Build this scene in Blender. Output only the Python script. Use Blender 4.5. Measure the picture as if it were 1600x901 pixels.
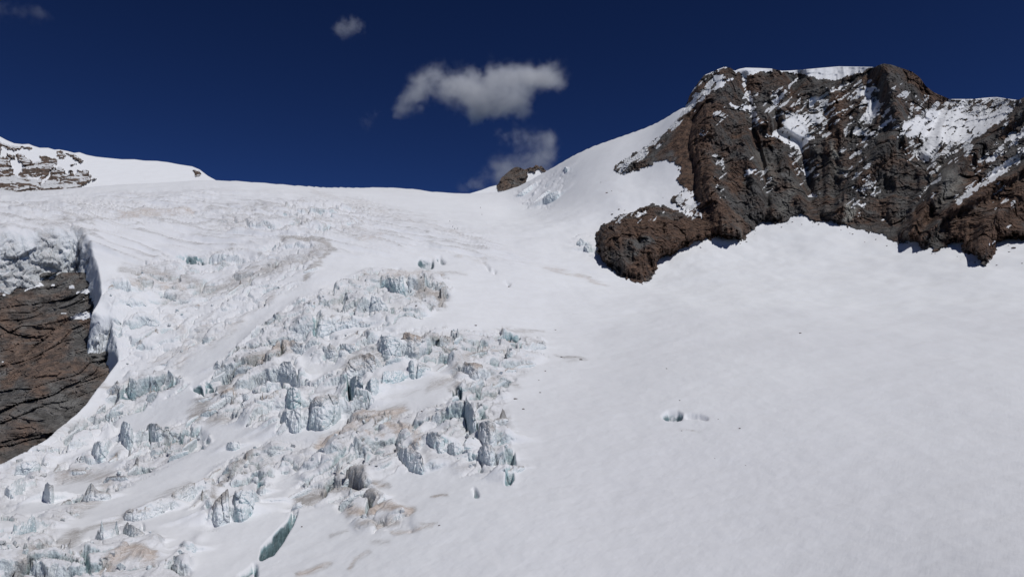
import bpy, math, random, time
import numpy as np
T0 = time.time()
random.seed(7); RNG = np.random.default_rng(7)
for _o in list(bpy.data.objects): bpy.data.objects.remove(_o)
SC = bpy.context.scene; COL = SC.collection
# ------------------------------------------------------------------ camera, sky, sun, exposure
FPX = 1250.0; PITCH = math.radians(7.7)            # focal length in photo pixels (1600 wide), upward pitch
cam = bpy.data.cameras.new('camera'); camo = bpy.data.objects.new('camera', cam); COL.objects.link(camo)
cam.sensor_fit = 'HORIZONTAL'; cam.sensor_width = 36.0; cam.lens = 36.0*FPX/1600.0
cam.clip_start = 0.5; cam.clip_end = 30000
camo.location = (0, 0, 0); camo.rotation_euler = (math.pi/2+PITCH, 0, 0)
SC.camera = camo
SUN_AZ = math.radians(130); SUN_EL = math.radians(58)     # clockwise from the view direction
world = bpy.data.worlds.new('World'); SC.world = world; world.use_nodes = True
nt = world.node_tree; nt.nodes.clear()
sky = nt.nodes.new('ShaderNodeTexSky'); sky.sky_type = 'NISHITA'; sky.sun_disc = False
sky.sun_elevation = SUN_EL; sky.sun_rotation = SUN_AZ
sky.altitude = 4000; sky.air_density = 0.7; sky.dust_density = 0.0; sky.ozone_density = 4.0
bg = nt.nodes.new('ShaderNodeBackground'); bg.inputs['Strength'].default_value = 0.06
wo = nt.nodes.new('ShaderNodeOutputWorld')
tint = nt.nodes.new('ShaderNodeMix'); tint.data_type = 'RGBA'; tint.blend_type = 'MULTIPLY'; tint.inputs[0].default_value = 1.0
tint.inputs[7].default_value = (0.290, 0.289, 0.315, 1)      # thin, very dark high-altitude air
gam = nt.nodes.new('ShaderNodeGamma'); gam.inputs[1].default_value = 1.7; nt.links.new(sky.outputs[0], gam.inputs[0])
nt.links.new(gam.outputs[0], tint.inputs[6]); nt.links.new(tint.outputs[2], bg.inputs['Color']); nt.links.new(bg.outputs[0], wo.inputs[0])
sun = bpy.data.lights.new('sun', 'SUN'); suno = bpy.data.objects.new('sun', sun); COL.objects.link(suno)
sun.energy = 2.82; sun.angle = math.radians(0.53); sun.color = (0.985, 0.985, 0.985)
suno.rotation_euler = (math.pi/2-SUN_EL, 0, -SUN_AZ+math.pi)
SC.view_settings.view_transform = 'Standard'; SC.view_settings.look = 'None'
SC.view_settings.exposure = 0.0; SC.view_settings.gamma = 1.0; SC.view_settings.use_curve_mapping = False
SC.cycles.max_bounces = 6; SC.cycles.diffuse_bounces = 3; SC.cycles.volume_bounces = 4
SC.cycles.use_denoising = True

# ------------------------------------------------------------------ projection
CP, SP = math.cos(PITCH), math.sin(PITCH)
def uv2dir(u, v):
    """photo pixel -> (azimuth, tan elevation)"""
    a = (np.asarray(u, float)-800)/FPX; b = (450.5-np.asarray(v, float))/FPX
    y = CP-b*SP; z = SP+b*CP
    return np.arctan2(a, y), z/np.hypot(a, y)
def dir2uv(th, E):
    fw = np.cos(th)*CP+E*SP; up = -np.cos(th)*SP+E*CP
    return 800+FPX*np.sin(th)/fw, 450.5-FPX*up/fw
def P3(u, v, rho):
    th, E = uv2dir(u, v)
    return np.stack([rho*np.sin(th), rho*np.cos(th), rho*E], -1)

# ------------------------------------------------------------------ noise
_perm = RNG.permutation(1024).astype(np.int32); _perm = np.concatenate([_perm, _perm])
_ga = RNG.uniform(0, 2*np.pi, 1024); _GX = np.cos(_ga).astype(np.float32); _GY = np.sin(_ga).astype(np.float32)
_g3 = RNG.normal(size=(1024, 3)); _g3 /= np.linalg.norm(_g3, axis=1)[:, None]; _g3 = _g3.astype(np.float32)
_R1 = RNG.random(1024).astype(np.float32); _R2 = RNG.random(1024).astype(np.float32); _R3 = RNG.random(1024).astype(np.float32)
def _fade(t): return t*t*t*(t*(t*6-15)+10)
def noise2(x, y, s=0):
    x = np.asarray(x, np.float32)+s*17.13; y = np.asarray(y, np.float32)-s*9.71
    xi = np.floor(x); yi = np.floor(y); fx = x-xi; fy = y-yi
    xi = xi.astype(np.int32) & 1023; yi = yi.astype(np.int32) & 1023
    def c(dx, dy):
        h = _perm[_perm[(xi+dx) & 1023]+((yi+dy) & 1023)]
        return _GX[h]*(fx-dx)+_GY[h]*(fy-dy)
    a, b, d, e = c(0, 0), c(1, 0), c(0, 1), c(1, 1); wx = _fade(fx); wy = _fade(fy)
    p = a+(b-a)*wx; q = d+(e-d)*wx
    return (p+(q-p)*wy)*1.5
def noise3(x, y, z, s=0):
    x = np.asarray(x, np.float32)+s*13.7; y = np.asarray(y, np.float32)-s*7.3; z = np.asarray(z, np.float32)+s*3.9
    xi = np.floor(x); yi = np.floor(y); zi = np.floor(z); fx = x-xi; fy = y-yi; fz = z-zi
    xi = xi.astype(np.int32) & 1023; yi = yi.astype(np.int32) & 1023; zi = zi.astype(np.int32) & 1023
    wx, wy, wz = _fade(fx), _fade(fy), _fade(fz)
    def c(dx, dy, dz):
        h = _perm[_perm[_perm[(xi+dx) & 1023]+((yi+dy) & 1023)]+((zi+dz) & 1023)]
        g = _g3[h]
        return g[..., 0]*(fx-dx)+g[..., 1]*(fy-dy)+g[..., 2]*(fz-dz)
    def pl(dz):
        a, b, d, e = c(0, 0, dz), c(1, 0, dz), c(0, 1, dz), c(1, 1, dz)
        p = a+(b-a)*wx; q = d+(e-d)*wx
        return p+(q-p)*wy
    p, q = pl(0), pl(1)
    return (p+(q-p)*wz)*1.6
def fbm2(x, y, o=4, s=0, g=.5):
    r = 0; a = 1.0; f = 1.0
    for k in range(o): r = r+a*noise2(x*f, y*f, s+k*3); a *= g; f *= 2.03
    return r
def fbm3(x, y, z, o=4, s=0, g=.5):
    r = 0; a = 1.0; f = 1.0
    for k in range(o): r = r+a*noise3(x*f, y*f, z*f, s+k*3); a *= g; f *= 2.03
    return r
def ridge3(x, y, z, o=4, s=0, g=.5):
    r = 0; a = 1.0; f = 1.0
    for k in range(o): r = r+a*(1-2*np.abs(noise3(x*f, y*f, z*f, s+k*3))); a *= g; f *= 2.1
    return r
def ridge2(x, y, o=4, s=0, g=.5):
    r = 0; a = 1.0; f = 1.0
    for k in range(o): r = r+a*(1-2*np.abs(noise2(x*f, y*f, s+k*3))); a *= g; f *= 2.1
    return r
def worley2(x, y, s=0):
    """F1, F2, random value of the nearest cell, and offset to its centre"""
    x = np.asarray(x, np.float32)+s*11.3; y = np.asarray(y, np.float32)+s*5.7
    xi = np.floor(x).astype(np.int32); yi = np.floor(y).astype(np.int32)
    F1 = np.full(x.shape, 9, np.float32); F2 = F1.copy(); ID = np.zeros(x.shape, np.float32)
    OX = ID.copy(); OY = ID.copy()
    for dx in (-1, 0, 1):
        for dy in (-1, 0, 1):
            cx = xi+dx; cy = yi+dy; h = _perm[_perm[cx & 1023]+(cy & 1023)]
            ox = cx+_R1[h]-x; oy = cy+_R2[h]-y; d = np.sqrt(ox*ox+oy*oy)
            m = d < F1; F2 = np.where(m, F1, np.minimum(F2, d)); F1 = np.where(m, d, F1)
            ID = np.where(m, _R3[h], ID); OX = np.where(m, ox, OX); OY = np.where(m, oy, OY)
    return F1, F2, ID, OX, OY
def sstep(a, b, x):
    t = np.clip((x-a)/(b-a), 0, 1); return t*t*(3-2*t)

# ------------------------------------------------------------------ maps traced over the slope (pixel grid of the base surface)
U0, V0, MW, MH = -300, 0, 2250, 1100
_vv, _uu = np.mgrid[0:MH, 0:MW]
def fill(poly, out=None, val=1.0):
    p = np.asarray(poly, float); m = np.zeros((MH, MW), np.float32) if out is None else out
    x = p[:, 0]-U0; y = p[:, 1]-V0
    y0 = max(0, int(np.floor(y.min()))); y1 = min(MH-1, int(np.ceil(y.max())))
    n = len(p)
    for r in range(y0, y1+1):
        xs = []
        for i in range(n):
            a, b = i, (i+1) % n
            if (y[a] <= r) != (y[b] <= r):
                xs.append(x[a]+(r-y[a])/(y[b]-y[a])*(x[b]-x[a]))
        xs.sort()
        for k in range(0, len(xs)-1, 2):
            a = max(0, int(np.ceil(xs[k]))); b = min(MW, int(np.floor(xs[k+1]))+1)
            if b > a: m[r, a:b] = np.maximum(m[r, a:b], val)
    return m
def stroke(pts, w, val, out):
    pts = np.asarray(pts, float)
    for (a, b) in zip(pts[:-1], pts[1:]):
        u0 = int(max(0, min(a[0], b[0])-U0-2*w)); u1 = int(min(MW, max(a[0], b[0])-U0+2*w+2))
        v0 = int(max(0, min(a[1], b[1])-V0-2*w)); v1 = int(min(MH, max(a[1], b[1])-V0+2*w+2))
        if u1 <= u0 or v1 <= v0: continue
        X = _uu[v0:v1, u0:u1]+U0-a[0]; Y = _vv[v0:v1, u0:u1]+V0-a[1]; d = b-a; L = max(1e-6, d@d)
        t = np.clip((X*d[0]+Y*d[1])/L, 0, 1); dd = np.hypot(X-t*d[0], Y-t*d[1])
        s = val*np.exp(-(dd/(w*.6))**2)
        sub = out[v0:v1, u0:u1]
        np.copyto(sub, np.where(np.abs(s) > np.abs(sub), s, sub))
    return out
def blur(m, s):
    r = max(1, int(round(s*1.0)))
    for _ in range(3):
        for ax in (0, 1):
            p = np.pad(m, [(r+1, r) if a == ax else (0, 0) for a in (0, 1)], mode='edge')
            c = np.cumsum(p, axis=ax, dtype=np.float64)
            n = m.shape[ax]
            m = (np.take(c, np.arange(2*r+1, 2*r+1+n), ax)-np.take(c, np.arange(0, n), ax))/(2*r+1)
    return m.astype(np.float32)
def samp(m, u, v):
    x = np.clip(u-U0, 0, MW-1.001); y = np.clip(v-V0, 0, MH-1.001)
    xi = x.astype(np.int32); yi = y.astype(np.int32); fx = (x-xi).astype(np.float32); fy = (y-yi).astype(np.float32)
    a = m[yi, xi]; b = m[yi, xi+1]; c = m[yi+1, xi]; d = m[yi+1, xi+1]
    return (a*(1-fx)+b*fx)*(1-fy)+(c*(1-fx)+d*fx)*fy

def spread(poly, n):
    p = np.array(poly, float); d = np.concatenate([[0], np.cumsum(np.hypot(*np.diff(p, axis=0).T))])
    t = np.linspace(0, d[-1], n); return np.stack([np.interp(t, d, p[:, 0]), np.interp(t, d, p[:, 1])], 1)

# ------------------------------------------------------------------ mesh helpers
def link(name, me, mat=None, parent=None):
    o = bpy.data.objects.new(name, me); COL.objects.link(o)
    if mat is not None and not me.materials: me.materials.append(mat)
    if parent is not None: o.parent = parent
    return o
def tag(o, label=None, cat=None, group=None, kind=None):
    if label: o['label'] = label
    if cat: o['category'] = cat
    if group: o['group'] = group
    if kind: o['kind'] = kind
    return o
def mesh_np(name, V, F, attrs=None, smooth=True):
    """V (n,3), F (m,4) or (m,3) arrays"""
    me = bpy.data.meshes.new(name); n = len(V); m, k = F.shape
    me.vertices.add(n); me.vertices.foreach_set('co', np.ascontiguousarray(V, np.float32).ravel())
    me.loops.add(m*k); me.loops.foreach_set('vertex_index', np.ascontiguousarray(F, np.int32).ravel())
    me.polygons.add(m); me.polygons.foreach_set('loop_start', np.arange(0, m*k, k, dtype=np.int32))
    me.update(calc_edges=True)
    me.polygons.foreach_set('use_smooth', np.full(m, smooth, bool))
    for a, val in (attrs or {}).items():
        at = me.attributes.new(a, 'FLOAT', 'POINT'); at.data.foreach_set('value', np.ascontiguousarray(val, np.float32).ravel())
    me.update()
    return me
def grid_faces(nr, nc):
    i = np.arange(nr*nc, dtype=np.int32).reshape(nr, nc)
    return np.stack([i[:-1, :-1], i[:-1, 1:], i[1:, 1:], i[1:, :-1]], -1).reshape(-1, 4)
def submesh(V, F, A, keep):
    f = F[keep]; ids, inv = np.unique(f.ravel(), return_inverse=True)
    return V[ids], inv.reshape(f.shape), {k: a[ids] for k, a in A.items()}

# ------------------------------------------------------------------ materials
class NT:
    def __init__(s, name):
        s.m = bpy.data.materials.new(name); s.m.use_nodes = True; s.t = s.m.node_tree; s.t.nodes.clear()
    def n(s, typ, **kw):
        nd = s.t.nodes.new(typ)
        for k, v in kw.items(): setattr(nd, k, v)
        return nd
    def l(s, a, b): s.t.links.new(a, b)
    def setin(s, sock, v):
        if isinstance(v, bpy.types.NodeSocket): s.l(v, sock)
        else: sock.default_value = v
    def math(s, op, a, b=0.0, clamp=False):
        nd = s.n('ShaderNodeMath', operation=op, use_clamp=clamp); s.setin(nd.inputs[0], a); s.setin(nd.inputs[1], b); return nd.outputs[0]
    def mix(s, f, a, b):
        nd = s.n('ShaderNodeMix', data_type='RGBA'); s.setin(nd.inputs[0], f)
        for k, v in ((6, a), (7, b)): s.setin(nd.inputs[k], v if isinstance(v, bpy.types.NodeSocket) else (*v, 1.0))
        return nd.outputs[2]
    def attr(s, name): return s.n('ShaderNodeAttribute', attribute_name=name).outputs['Fac']
    def pos(s): return s.n('ShaderNodeNewGeometry').outputs['Position']
    def map(s, vec, sc, rot=(0, 0, 0)):
        nd = s.n('ShaderNodeMapping'); s.l(vec, nd.inputs[0]); nd.inputs['Scale'].default_value = sc; nd.inputs['Rotation'].default_value = rot; return nd.outputs[0]
    def grain(s, vec, length, rot): # stretch along a ground direction
        nd = s.n('ShaderNodeMapping', vector_type='TEXTURE'); s.l(vec, nd.inputs[0]); nd.inputs['Scale'].default_value = length; nd.inputs['Rotation'].default_value = (0, 0, rot); return nd.outputs[0]
    def noise(s, vec, scale, detail=4, rough=.55, dist=0.0):
        nd = s.n('ShaderNodeTexNoise'); s.l(vec, nd.inputs['Vector']); nd.inputs['Scale'].default_value = scale
        nd.inputs['Detail'].default_value = detail; nd.inputs['Roughness'].default_value = rough; nd.inputs['Distortion'].default_value = dist
        return nd.outputs['Fac']
    def voro(s, vec, scale, feat='F1', out='Distance'):
        nd = s.n('ShaderNodeTexVoronoi', feature=feat); s.l(vec, nd.inputs['Vector']); nd.inputs['Scale'].default_value = scale; return nd.outputs[out]
    def ramp(s, f, a, b): # smooth map a..b -> 0..1
        nd = s.n('ShaderNodeMapRange', interpolation_type='SMOOTHSTEP'); s.setin(nd.inputs[0], f)
        nd.inputs[1].default_value = a; nd.inputs[2].default_value = b; return nd.outputs[0]
    def bump(s, h, dist, strength=1.0, nrm=None):
        nd = s.n('ShaderNodeBump'); s.l(h, nd.inputs['Height']); nd.inputs['Distance'].default_value = dist; nd.inputs['Strength'].default_value = strength
        if nrm is not None: s.l(nrm, nd.inputs['Normal'])
        return nd.outputs[0]
    def done(s, color, rough=.8, nrm=None, spec=.2, sss=0.0):
        b = s.n('ShaderNodeBsdfPrincipled'); s.setin(b.inputs['Base Color'], color if isinstance(color, bpy.types.NodeSocket) else (*color, 1.0))
        s.setin(b.inputs['Roughness'], rough); b.inputs['Specular IOR Level'].default_value = spec
        if nrm is not None: s.l(nrm, b.inputs['Normal'])
        o = s.n('ShaderNodeOutputMaterial'); s.l(b.outputs[0], o.inputs[0]); return s.m

SNOW = (0.79, 0.79, 0.80); DUSTY = (0.71, 0.705, 0.725); ICE = (0.745, 0.775, 0.785); TEAL = (0.31, 0.50, 0.53)
GRIT = (0.27, 0.245, 0.225); TAN = (0.47, 0.37, 0.30)
def glacier_material(name, block=False):
    k = NT(name); p = k.pos()
    geo = k.n('ShaderNodeNewGeometry'); sx = k.n('ShaderNodeSeparateXYZ'); k.l(geo.outputs['Normal'], sx.inputs[0]); nz = sx.outputs[2]
    n1 = k.noise(k.grain(p, (34, 9, 12), .95), 1.0, 6, .62); n2 = k.noise(p, .5, 5, .65); n3 = k.noise(p, 2.2, 4, .6)
    streak = k.noise(k.map(p, (.9, .9, .16)), .9, 4, .6)          # vertical drip streaks on walls
    lam = k.noise(k.map(p, (.12, .12, 1.3)), .8, 3, .6, .8)      # annual layers in the ice
    sn = k.mix(k.attr('dust'), SNOW, DUSTY)
    sn = k.mix(k.math('MULTIPLY', k.ramp(n1, .35, .72), .20), sn, (0.66, 0.65, 0.66))
    steep = k.math('SUBTRACT', 1.0, k.ramp(k.math('ADD', nz, k.math('MULTIPLY', k.math('SUBTRACT', n2, .5), .30)), .38, .66))
    icef = k.math('MULTIPLY', steep, k.attr('ice'), True)
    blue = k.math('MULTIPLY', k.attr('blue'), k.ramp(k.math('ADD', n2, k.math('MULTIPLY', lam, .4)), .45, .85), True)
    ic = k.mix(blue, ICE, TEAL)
    ic = k.mix(k.ramp(k.attr('blue'), 1.0, 1.6), ic, (0.14, 0.21, 0.228))      # dense crevasse ice, darkened further to paint in its shade
    ic = k.mix(k.math('MULTIPLY', k.ramp(lam, .52, .72), .30), ic, (0.58, 0.575, 0.56))
    ic = k.mix(k.math('MULTIPLY', k.ramp(streak, .5, .75), k.math('MULTIPLY', k.attr('dirt'), .8)), ic, GRIT)
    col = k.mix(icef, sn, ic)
    col = k.mix(k.math('MULTIPLY', k.attr('dirt'), .34, True), col, k.mix(k.attr('tan'), (0.53, 0.515, 0.495), (0.58, 0.53, 0.475)))
    nl = k.noise(k.grain(p, (11, 3.0, 4), .85), 1.0, 6, .66, .5)      # grit gathers in drawn-out bands
    dn = k.ramp(k.math('ADD', k.attr('dirt'), k.math('MULTIPLY', k.math('SUBTRACT', k.math('ADD', k.math('MULTIPLY', nl, .6), k.math('ADD', k.math('MULTIPLY', n2, .25), k.math('MULTIPLY', n3, .2))), .52), 2.5)), .12, 1.0)
    dn = k.math('MULTIPLY', dn, k.ramp(k.attr('dirt'), .02, .35))
    dcol = k.mix(k.ramp(k.math('ADD', k.attr('tan'), k.math('MULTIPLY', k.math('SUBTRACT', n1, .5), .6)), .25, .75), GRIT, TAN)
    col = k.mix(k.math('MULTIPLY', dn, .78), col, dcol)
    # dark veins of grit along old fracture lines
    va = k.noise(k.grain(p, (5.0, 2.4, 3), .85), 1.0, 5, .62, 1.2); vb = k.noise(p, 1.1, 4, .6, .8)
    vein = k.math('ADD', k.math('MULTIPLY', k.math('SUBTRACT', 1.0, k.ramp(k.math('ABSOLUTE', k.math('SUBTRACT', va, .5)), .0, .035)), .85), k.math('MULTIPLY', k.math('SUBTRACT', 1.0, k.ramp(k.math('ABSOLUTE', k.math('SUBTRACT', vb, .5)), .0, .03)), .45))
    col = k.mix(k.math('MULTIPLY', k.math('MULTIPLY', vein, .75), k.ramp(k.attr('dirt'), .12, .75), True), col, k.mix(k.attr('tan'), (0.20, 0.185, 0.17), (0.29, 0.235, 0.195)))
    # relief: wind-packed snow ripples, chipped ice on the steep faces
    rip = k.noise(k.grain(p, (6.0, .9, 1.5), 1.0), 1.0, 4, .6)
    h = k.math('ADD', k.math('MULTIPLY', rip, .5), k.math('MULTIPLY', n2, .8))
    cup = k.noise(k.map(p, (1.0, 1.6, 1.0), (0, 0, .5)), 1.6, 3, .6)
    h = k.math('ADD', h, k.math('MULTIPLY', cup, .10))
    nr = k.bump(h, .40, .40)
    vc = k.voro(k.map(p, (1, 1, .55)), .55, 'DISTANCE_TO_EDGE')
    h2 = k.math('ADD', k.math('MULTIPLY', k.ramp(vc, 0, .25), .5), k.math('ADD', n3, streak))
    nr2 = k.bump(k.math('MULTIPLY', h2, icef), .55, .7, nr)
    return k.done(col, k.math('SUBTRACT', .75, k.math('MULTIPLY', icef, .25)), nr2, .25)
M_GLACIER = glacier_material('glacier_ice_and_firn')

def rock_material(name, warm=.5, strat=(.3, 0, .6), gain=1.0):
    k = NT(name); p = k.pos()
    n1 = k.noise(p, .014, 4, .6, .6); n2 = k.noise(p, .07, 6, .66, .4); n3 = k.noise(p, .5, 5, .68); n4 = k.noise(k.map(p, (1, 1, .6), strat), .18, 5, .7, .3)
    lay = k.noise(k.map(p, (.06, .06, .5), strat), 1.0, 6, .7, .9)
    c = k.mix(k.ramp(k.math('ADD', k.math('MULTIPLY', n2, .5), k.math('MULTIPLY', n4, .5)), .36, .64), (0.034, 0.031, 0.030), (0.125, 0.118, 0.112))
    nw = k.noise(k.map(p, (1, 1, .7), strat), .035, 6, .68, .5)
    w = k.ramp(k.math('ADD', k.math('ADD', k.math('MULTIPLY', n1, .35), k.math('MULTIPLY', nw, .65)), k.math('MULTIPLY', k.math('SUBTRACT', k.attr('warm'), .22), .26)), .39, .56)
    c = k.mix(k.math('MULTIPLY', k.ramp(nw, .46, .30), .45), c, (0.19, 0.185, 0.175))
    c = k.mix(k.math('MULTIPLY', w, warm), c, k.mix(k.ramp(n4, .36, .64), (0.044, 0.027, 0.021), (0.155, 0.092, 0.062)))
    c = k.mix(k.attr('pale'), c, (0.33, 0.32, 0.285))
    c = k.mix(k.math('MULTIPLY', k.ramp(lay, .52, .70), .4), c, (0.17, 0.16, 0.148))
    c = k.mix(k.math('MULTIPLY', k.ramp(n3, .52, .72), .4), c, (0.018, 0.016, 0.015))
    crack = k.ramp(k.voro(k.map(p, (.6, .6, 1), strat), .12, 'DISTANCE_TO_EDGE'), .0, .05)
    gm = k.n('ShaderNodeMix', data_type='RGBA', blend_type='MULTIPLY'); gm.inputs[0].default_value = 1; k.l(c, gm.inputs[6]); gm.inputs[7].default_value = (gain, gain, gain, 1); c = gm.outputs[2]
    # old snow lying on ledges
    geo = k.n('ShaderNodeNewGeometry'); sx = k.n('ShaderNodeSeparateXYZ'); k.l(geo.outputs['Normal'], sx.inputs[0])
    ledge = k.ramp(k.math('ADD', sx.outputs[2], k.math('ADD', k.math('MULTIPLY', k.math('SUBTRACT', n2, .5), .5), k.attr('snow'))), .93, .97)
    c2 = k.mix(ledge, c, (0.78, 0.78, 0.79))
    h = k.math('ADD', k.math('MULTIPLY', lay, 1.2), k.math('ADD', k.math('MULTIPLY', n3, 1.0), k.math('ADD', k.math('MULTIPLY', crack, .4), k.math('MULTIPLY', n4, 2.0))))
    nr = k.bump(h, 2.2, .9)
    return k.done(c2, .9, nr, .15)

# ------------------------------------------------------------------ the glacier's base surface: tan(elevation) over azimuth and log distance
CTRL = [ # u, v, horizontal distance (m)
 # right snow basin and apron
 (800,905,165),(1100,905,160),(1400,905,155),(1650,905,150),(800,760,220),(1100,760,215),(1400,760,212),(1650,760,210),
 (850,620,325),(1100,620,305),(1400,620,300),(1650,620,300),(860,520,480),(1100,520,455),(1400,520,440),(1650,520,430),
 (900,460,600),(1060,472,575),(1250,465,590),(1450,470,570),(1650,470,550),
 (1020,442,690),(1100,415,730),(1250,410,740),(1400,420,700),(1540,425,655),(1680,430,640),
 (1060,395,775),(1165,378,815),(1260,340,870),(1330,356,845),(1400,380,790),(1480,390,745),(1545,412,690),(1680,400,700),
 # under the rock mountain
 (1180,300,960),(1300,300,950),(1450,310,900),(1650,330,850),(1200,262,1080),(1400,262,1060),(1650,280,1000),(1200,275,1300),(1400,275,1300),(1700,300,1300),
 # icefall, left side
 (0,905,215),(250,905,205),(500,905,185),(650,905,172),(0,800,300),(250,800,265),(500,800,235),(700,760,228),
 (0,715,395),(120,640,440),(300,700,345),(500,700,300),(700,700,265),(300,600,430),(500,600,380),(700,600,345),(800,560,400),
 (180,560,490),(180,480,530),(0,600,440),(0,480,520),(-250,600,470),(-250,800,330),(-250,905,240),
 (300,500,520),(500,500,475),(700,500,455),(250,420,590),(450,420,570),(650,420,590),(800,430,620),
 (0,370,610),(150,375,620),(-250,380,620),(300,360,690),(500,360,680),(700,370,740),(850,380,760),
 (0,320,820),(200,310,850),(400,310,860),(560,315,960),(710,335,920),(780,325,1000),(900,350,850),(880,400,730),
 (935,400,745),(990,440,680),
 # crest
 (-250,312,980),(0,301,980),(150,293,990),(330,282,1010),(480,291,1060),(620,293,1250),(700,302,1350),(775,291,1330),
 (835,266,1220),(900,240,1130),(960,217,1090),(1020,193,1070),(1075,165,1060),
 (880,320,960),(960,300,930),(1000,260,980),(1040,290,920),(940,345,860),(860,300,1060),
 # beyond the crest
 (-250,360,1250),(0,350,1250),(330,330,1300),(480,335,1350),(620,330,1550),(700,335,1650),(800,330,1600),(900,300,1500),(1000,280,1450),(1075,260,1400),
 (-250,450,2000),(200,450,2000),(620,430,2200),(1000,420,2200),(1400,420,2200),(1700,420,2000),
 # below the frame, under the camera
 (0,1300,110),(400,1300,100),(800,1300,95),(1200,1300,92),(1600,1300,92),
]
_c = np.array(CTRL, float); _th, _E = uv2dir(_c[:, 0], _c[:, 1]); _L = np.log(_c[:, 2])
RS = np.array([2.2, 1.0])
def _tps(r2): return np.where(r2 > 1e-12, .5*r2*np.log(np.maximum(r2, 1e-12)), 0.0)
_X = np.stack([_th*RS[0], _L*RS[1]], 1); _n = len(_X)
_K = _tps(((_X[:, None]-_X[None])**2).sum(-1))+np.eye(_n)*2e-4
_Pm = np.concatenate([np.ones((_n, 1)), _X], 1)
_sol = np.linalg.solve(np.block([[_K, _Pm], [_Pm.T, np.zeros((3, 3))]]), np.concatenate([_E, np.zeros(3)]))
def baseE_raw(th, L):
    sh = np.shape(th); q = np.stack([np.ravel(th)*RS[0], np.ravel(L)*RS[1]], 1); out = _sol[_n]+q@_sol[_n+1:]
    for i in range(_n): out = out+_sol[i]*_tps(((q-_X[i])**2).sum(1))
    return out.reshape(sh)
# coarse table, then bilinear
TH = np.linspace(-.84, .84, 673); LL = np.linspace(math.log(80), math.log(2600), 640)
TAB = baseE_raw(*np.meshgrid(TH, LL, indexing='ij'))
# tie the crest to the skyline seen in the photograph
SKY_G = [(-300,310),(-40,303),(0,301.5),(60,298),(110,294),(150,291),(200,286.5),(250,284.5),(300,282.5),(335,281.5),(380,283),(430,287),(480,292),(510,293),(560,292),(600,293),(640,295),(670,298.5),(700,302),(725,302),(750,300),(780,300),(800,298),(812,293),(822,285),(835,276),(850,269),(860,263),(880,251),(905,238),(940,224),(970,213),(1000,203),(1030,192),(1055,178),(1075,163)]
_s = np.array(SKY_G, float); _sth, _sE = uv2dir(_s[:, 0], _s[:, 1])
crest = TAB[:, LL < math.log(1500)].max(1); want = np.interp(TH, _sth, _sE); dE = np.where(TH <= _sth[-1], want-crest, 0)
dE = np.where(TH > _sth[-1], dE[TH <= _sth[-1]][-1]*np.exp(-(TH-_sth[-1])/.03), dE)
_k = np.exp(-.5*(np.arange(-40, 41)/7.0)**2); dE = np.convolve(np.pad(dE, 40, mode='edge'), _k/_k.sum(), 'valid')
TAB = TAB+dE[:, None]*sstep(math.log(820), math.log(1080), LL)[None]
def baseE(th, L):
    x = np.clip((th-TH[0])/(TH[1]-TH[0]), 0, len(TH)-1.001); y = np.clip((L-LL[0])/(LL[1]-LL[0]), 0, len(LL)-1.001)
    xi = x.astype(np.int32); yi = y.astype(np.int32); fx = x-xi; fy = y-yi
    def cub(f):  # smooth along distance
        return f
    return (TAB[xi, yi]*(1-fy)+TAB[xi, yi+1]*fy)*(1-fx)+(TAB[xi+1, yi]*(1-fy)+TAB[xi+1, yi+1]*fy)*fx
RUN = np.maximum.accumulate(TAB, axis=1)
def hit(u, v):
    """horizontal distance at which the sight line through a photo pixel meets the base surface"""
    th, E = uv2dir(u, v); th = np.atleast_1d(th); E = np.atleast_1d(E); out = np.empty(th.shape)
    xi = np.clip(((th-TH[0])/(TH[1]-TH[0])), 0, len(TH)-1.001); i0 = xi.astype(int); fx = xi-i0
    flat = out.ravel()
    for k, (a, f, e) in enumerate(zip(i0.ravel(), fx.ravel(), E.ravel())):
        row = RUN[a]*(1-f)+RUN[a+1]*f
        j = int(np.searchsorted(row, e)); j = min(max(j, 1), len(LL)-1)
        t = (e-row[j-1])/max(1e-9, row[j]-row[j-1]); flat[k] = math.exp(LL[j-1]+np.clip(t, 0, 1)*(LL[1]-LL[0]))
    return out
def hit_map(us, vs):
    """distance on a pixel grid us x vs (rows = vs)"""
    U, V = np.meshgrid(us, vs); return hit(U, V)
print('base', round(time.time()-T0, 1))
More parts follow.
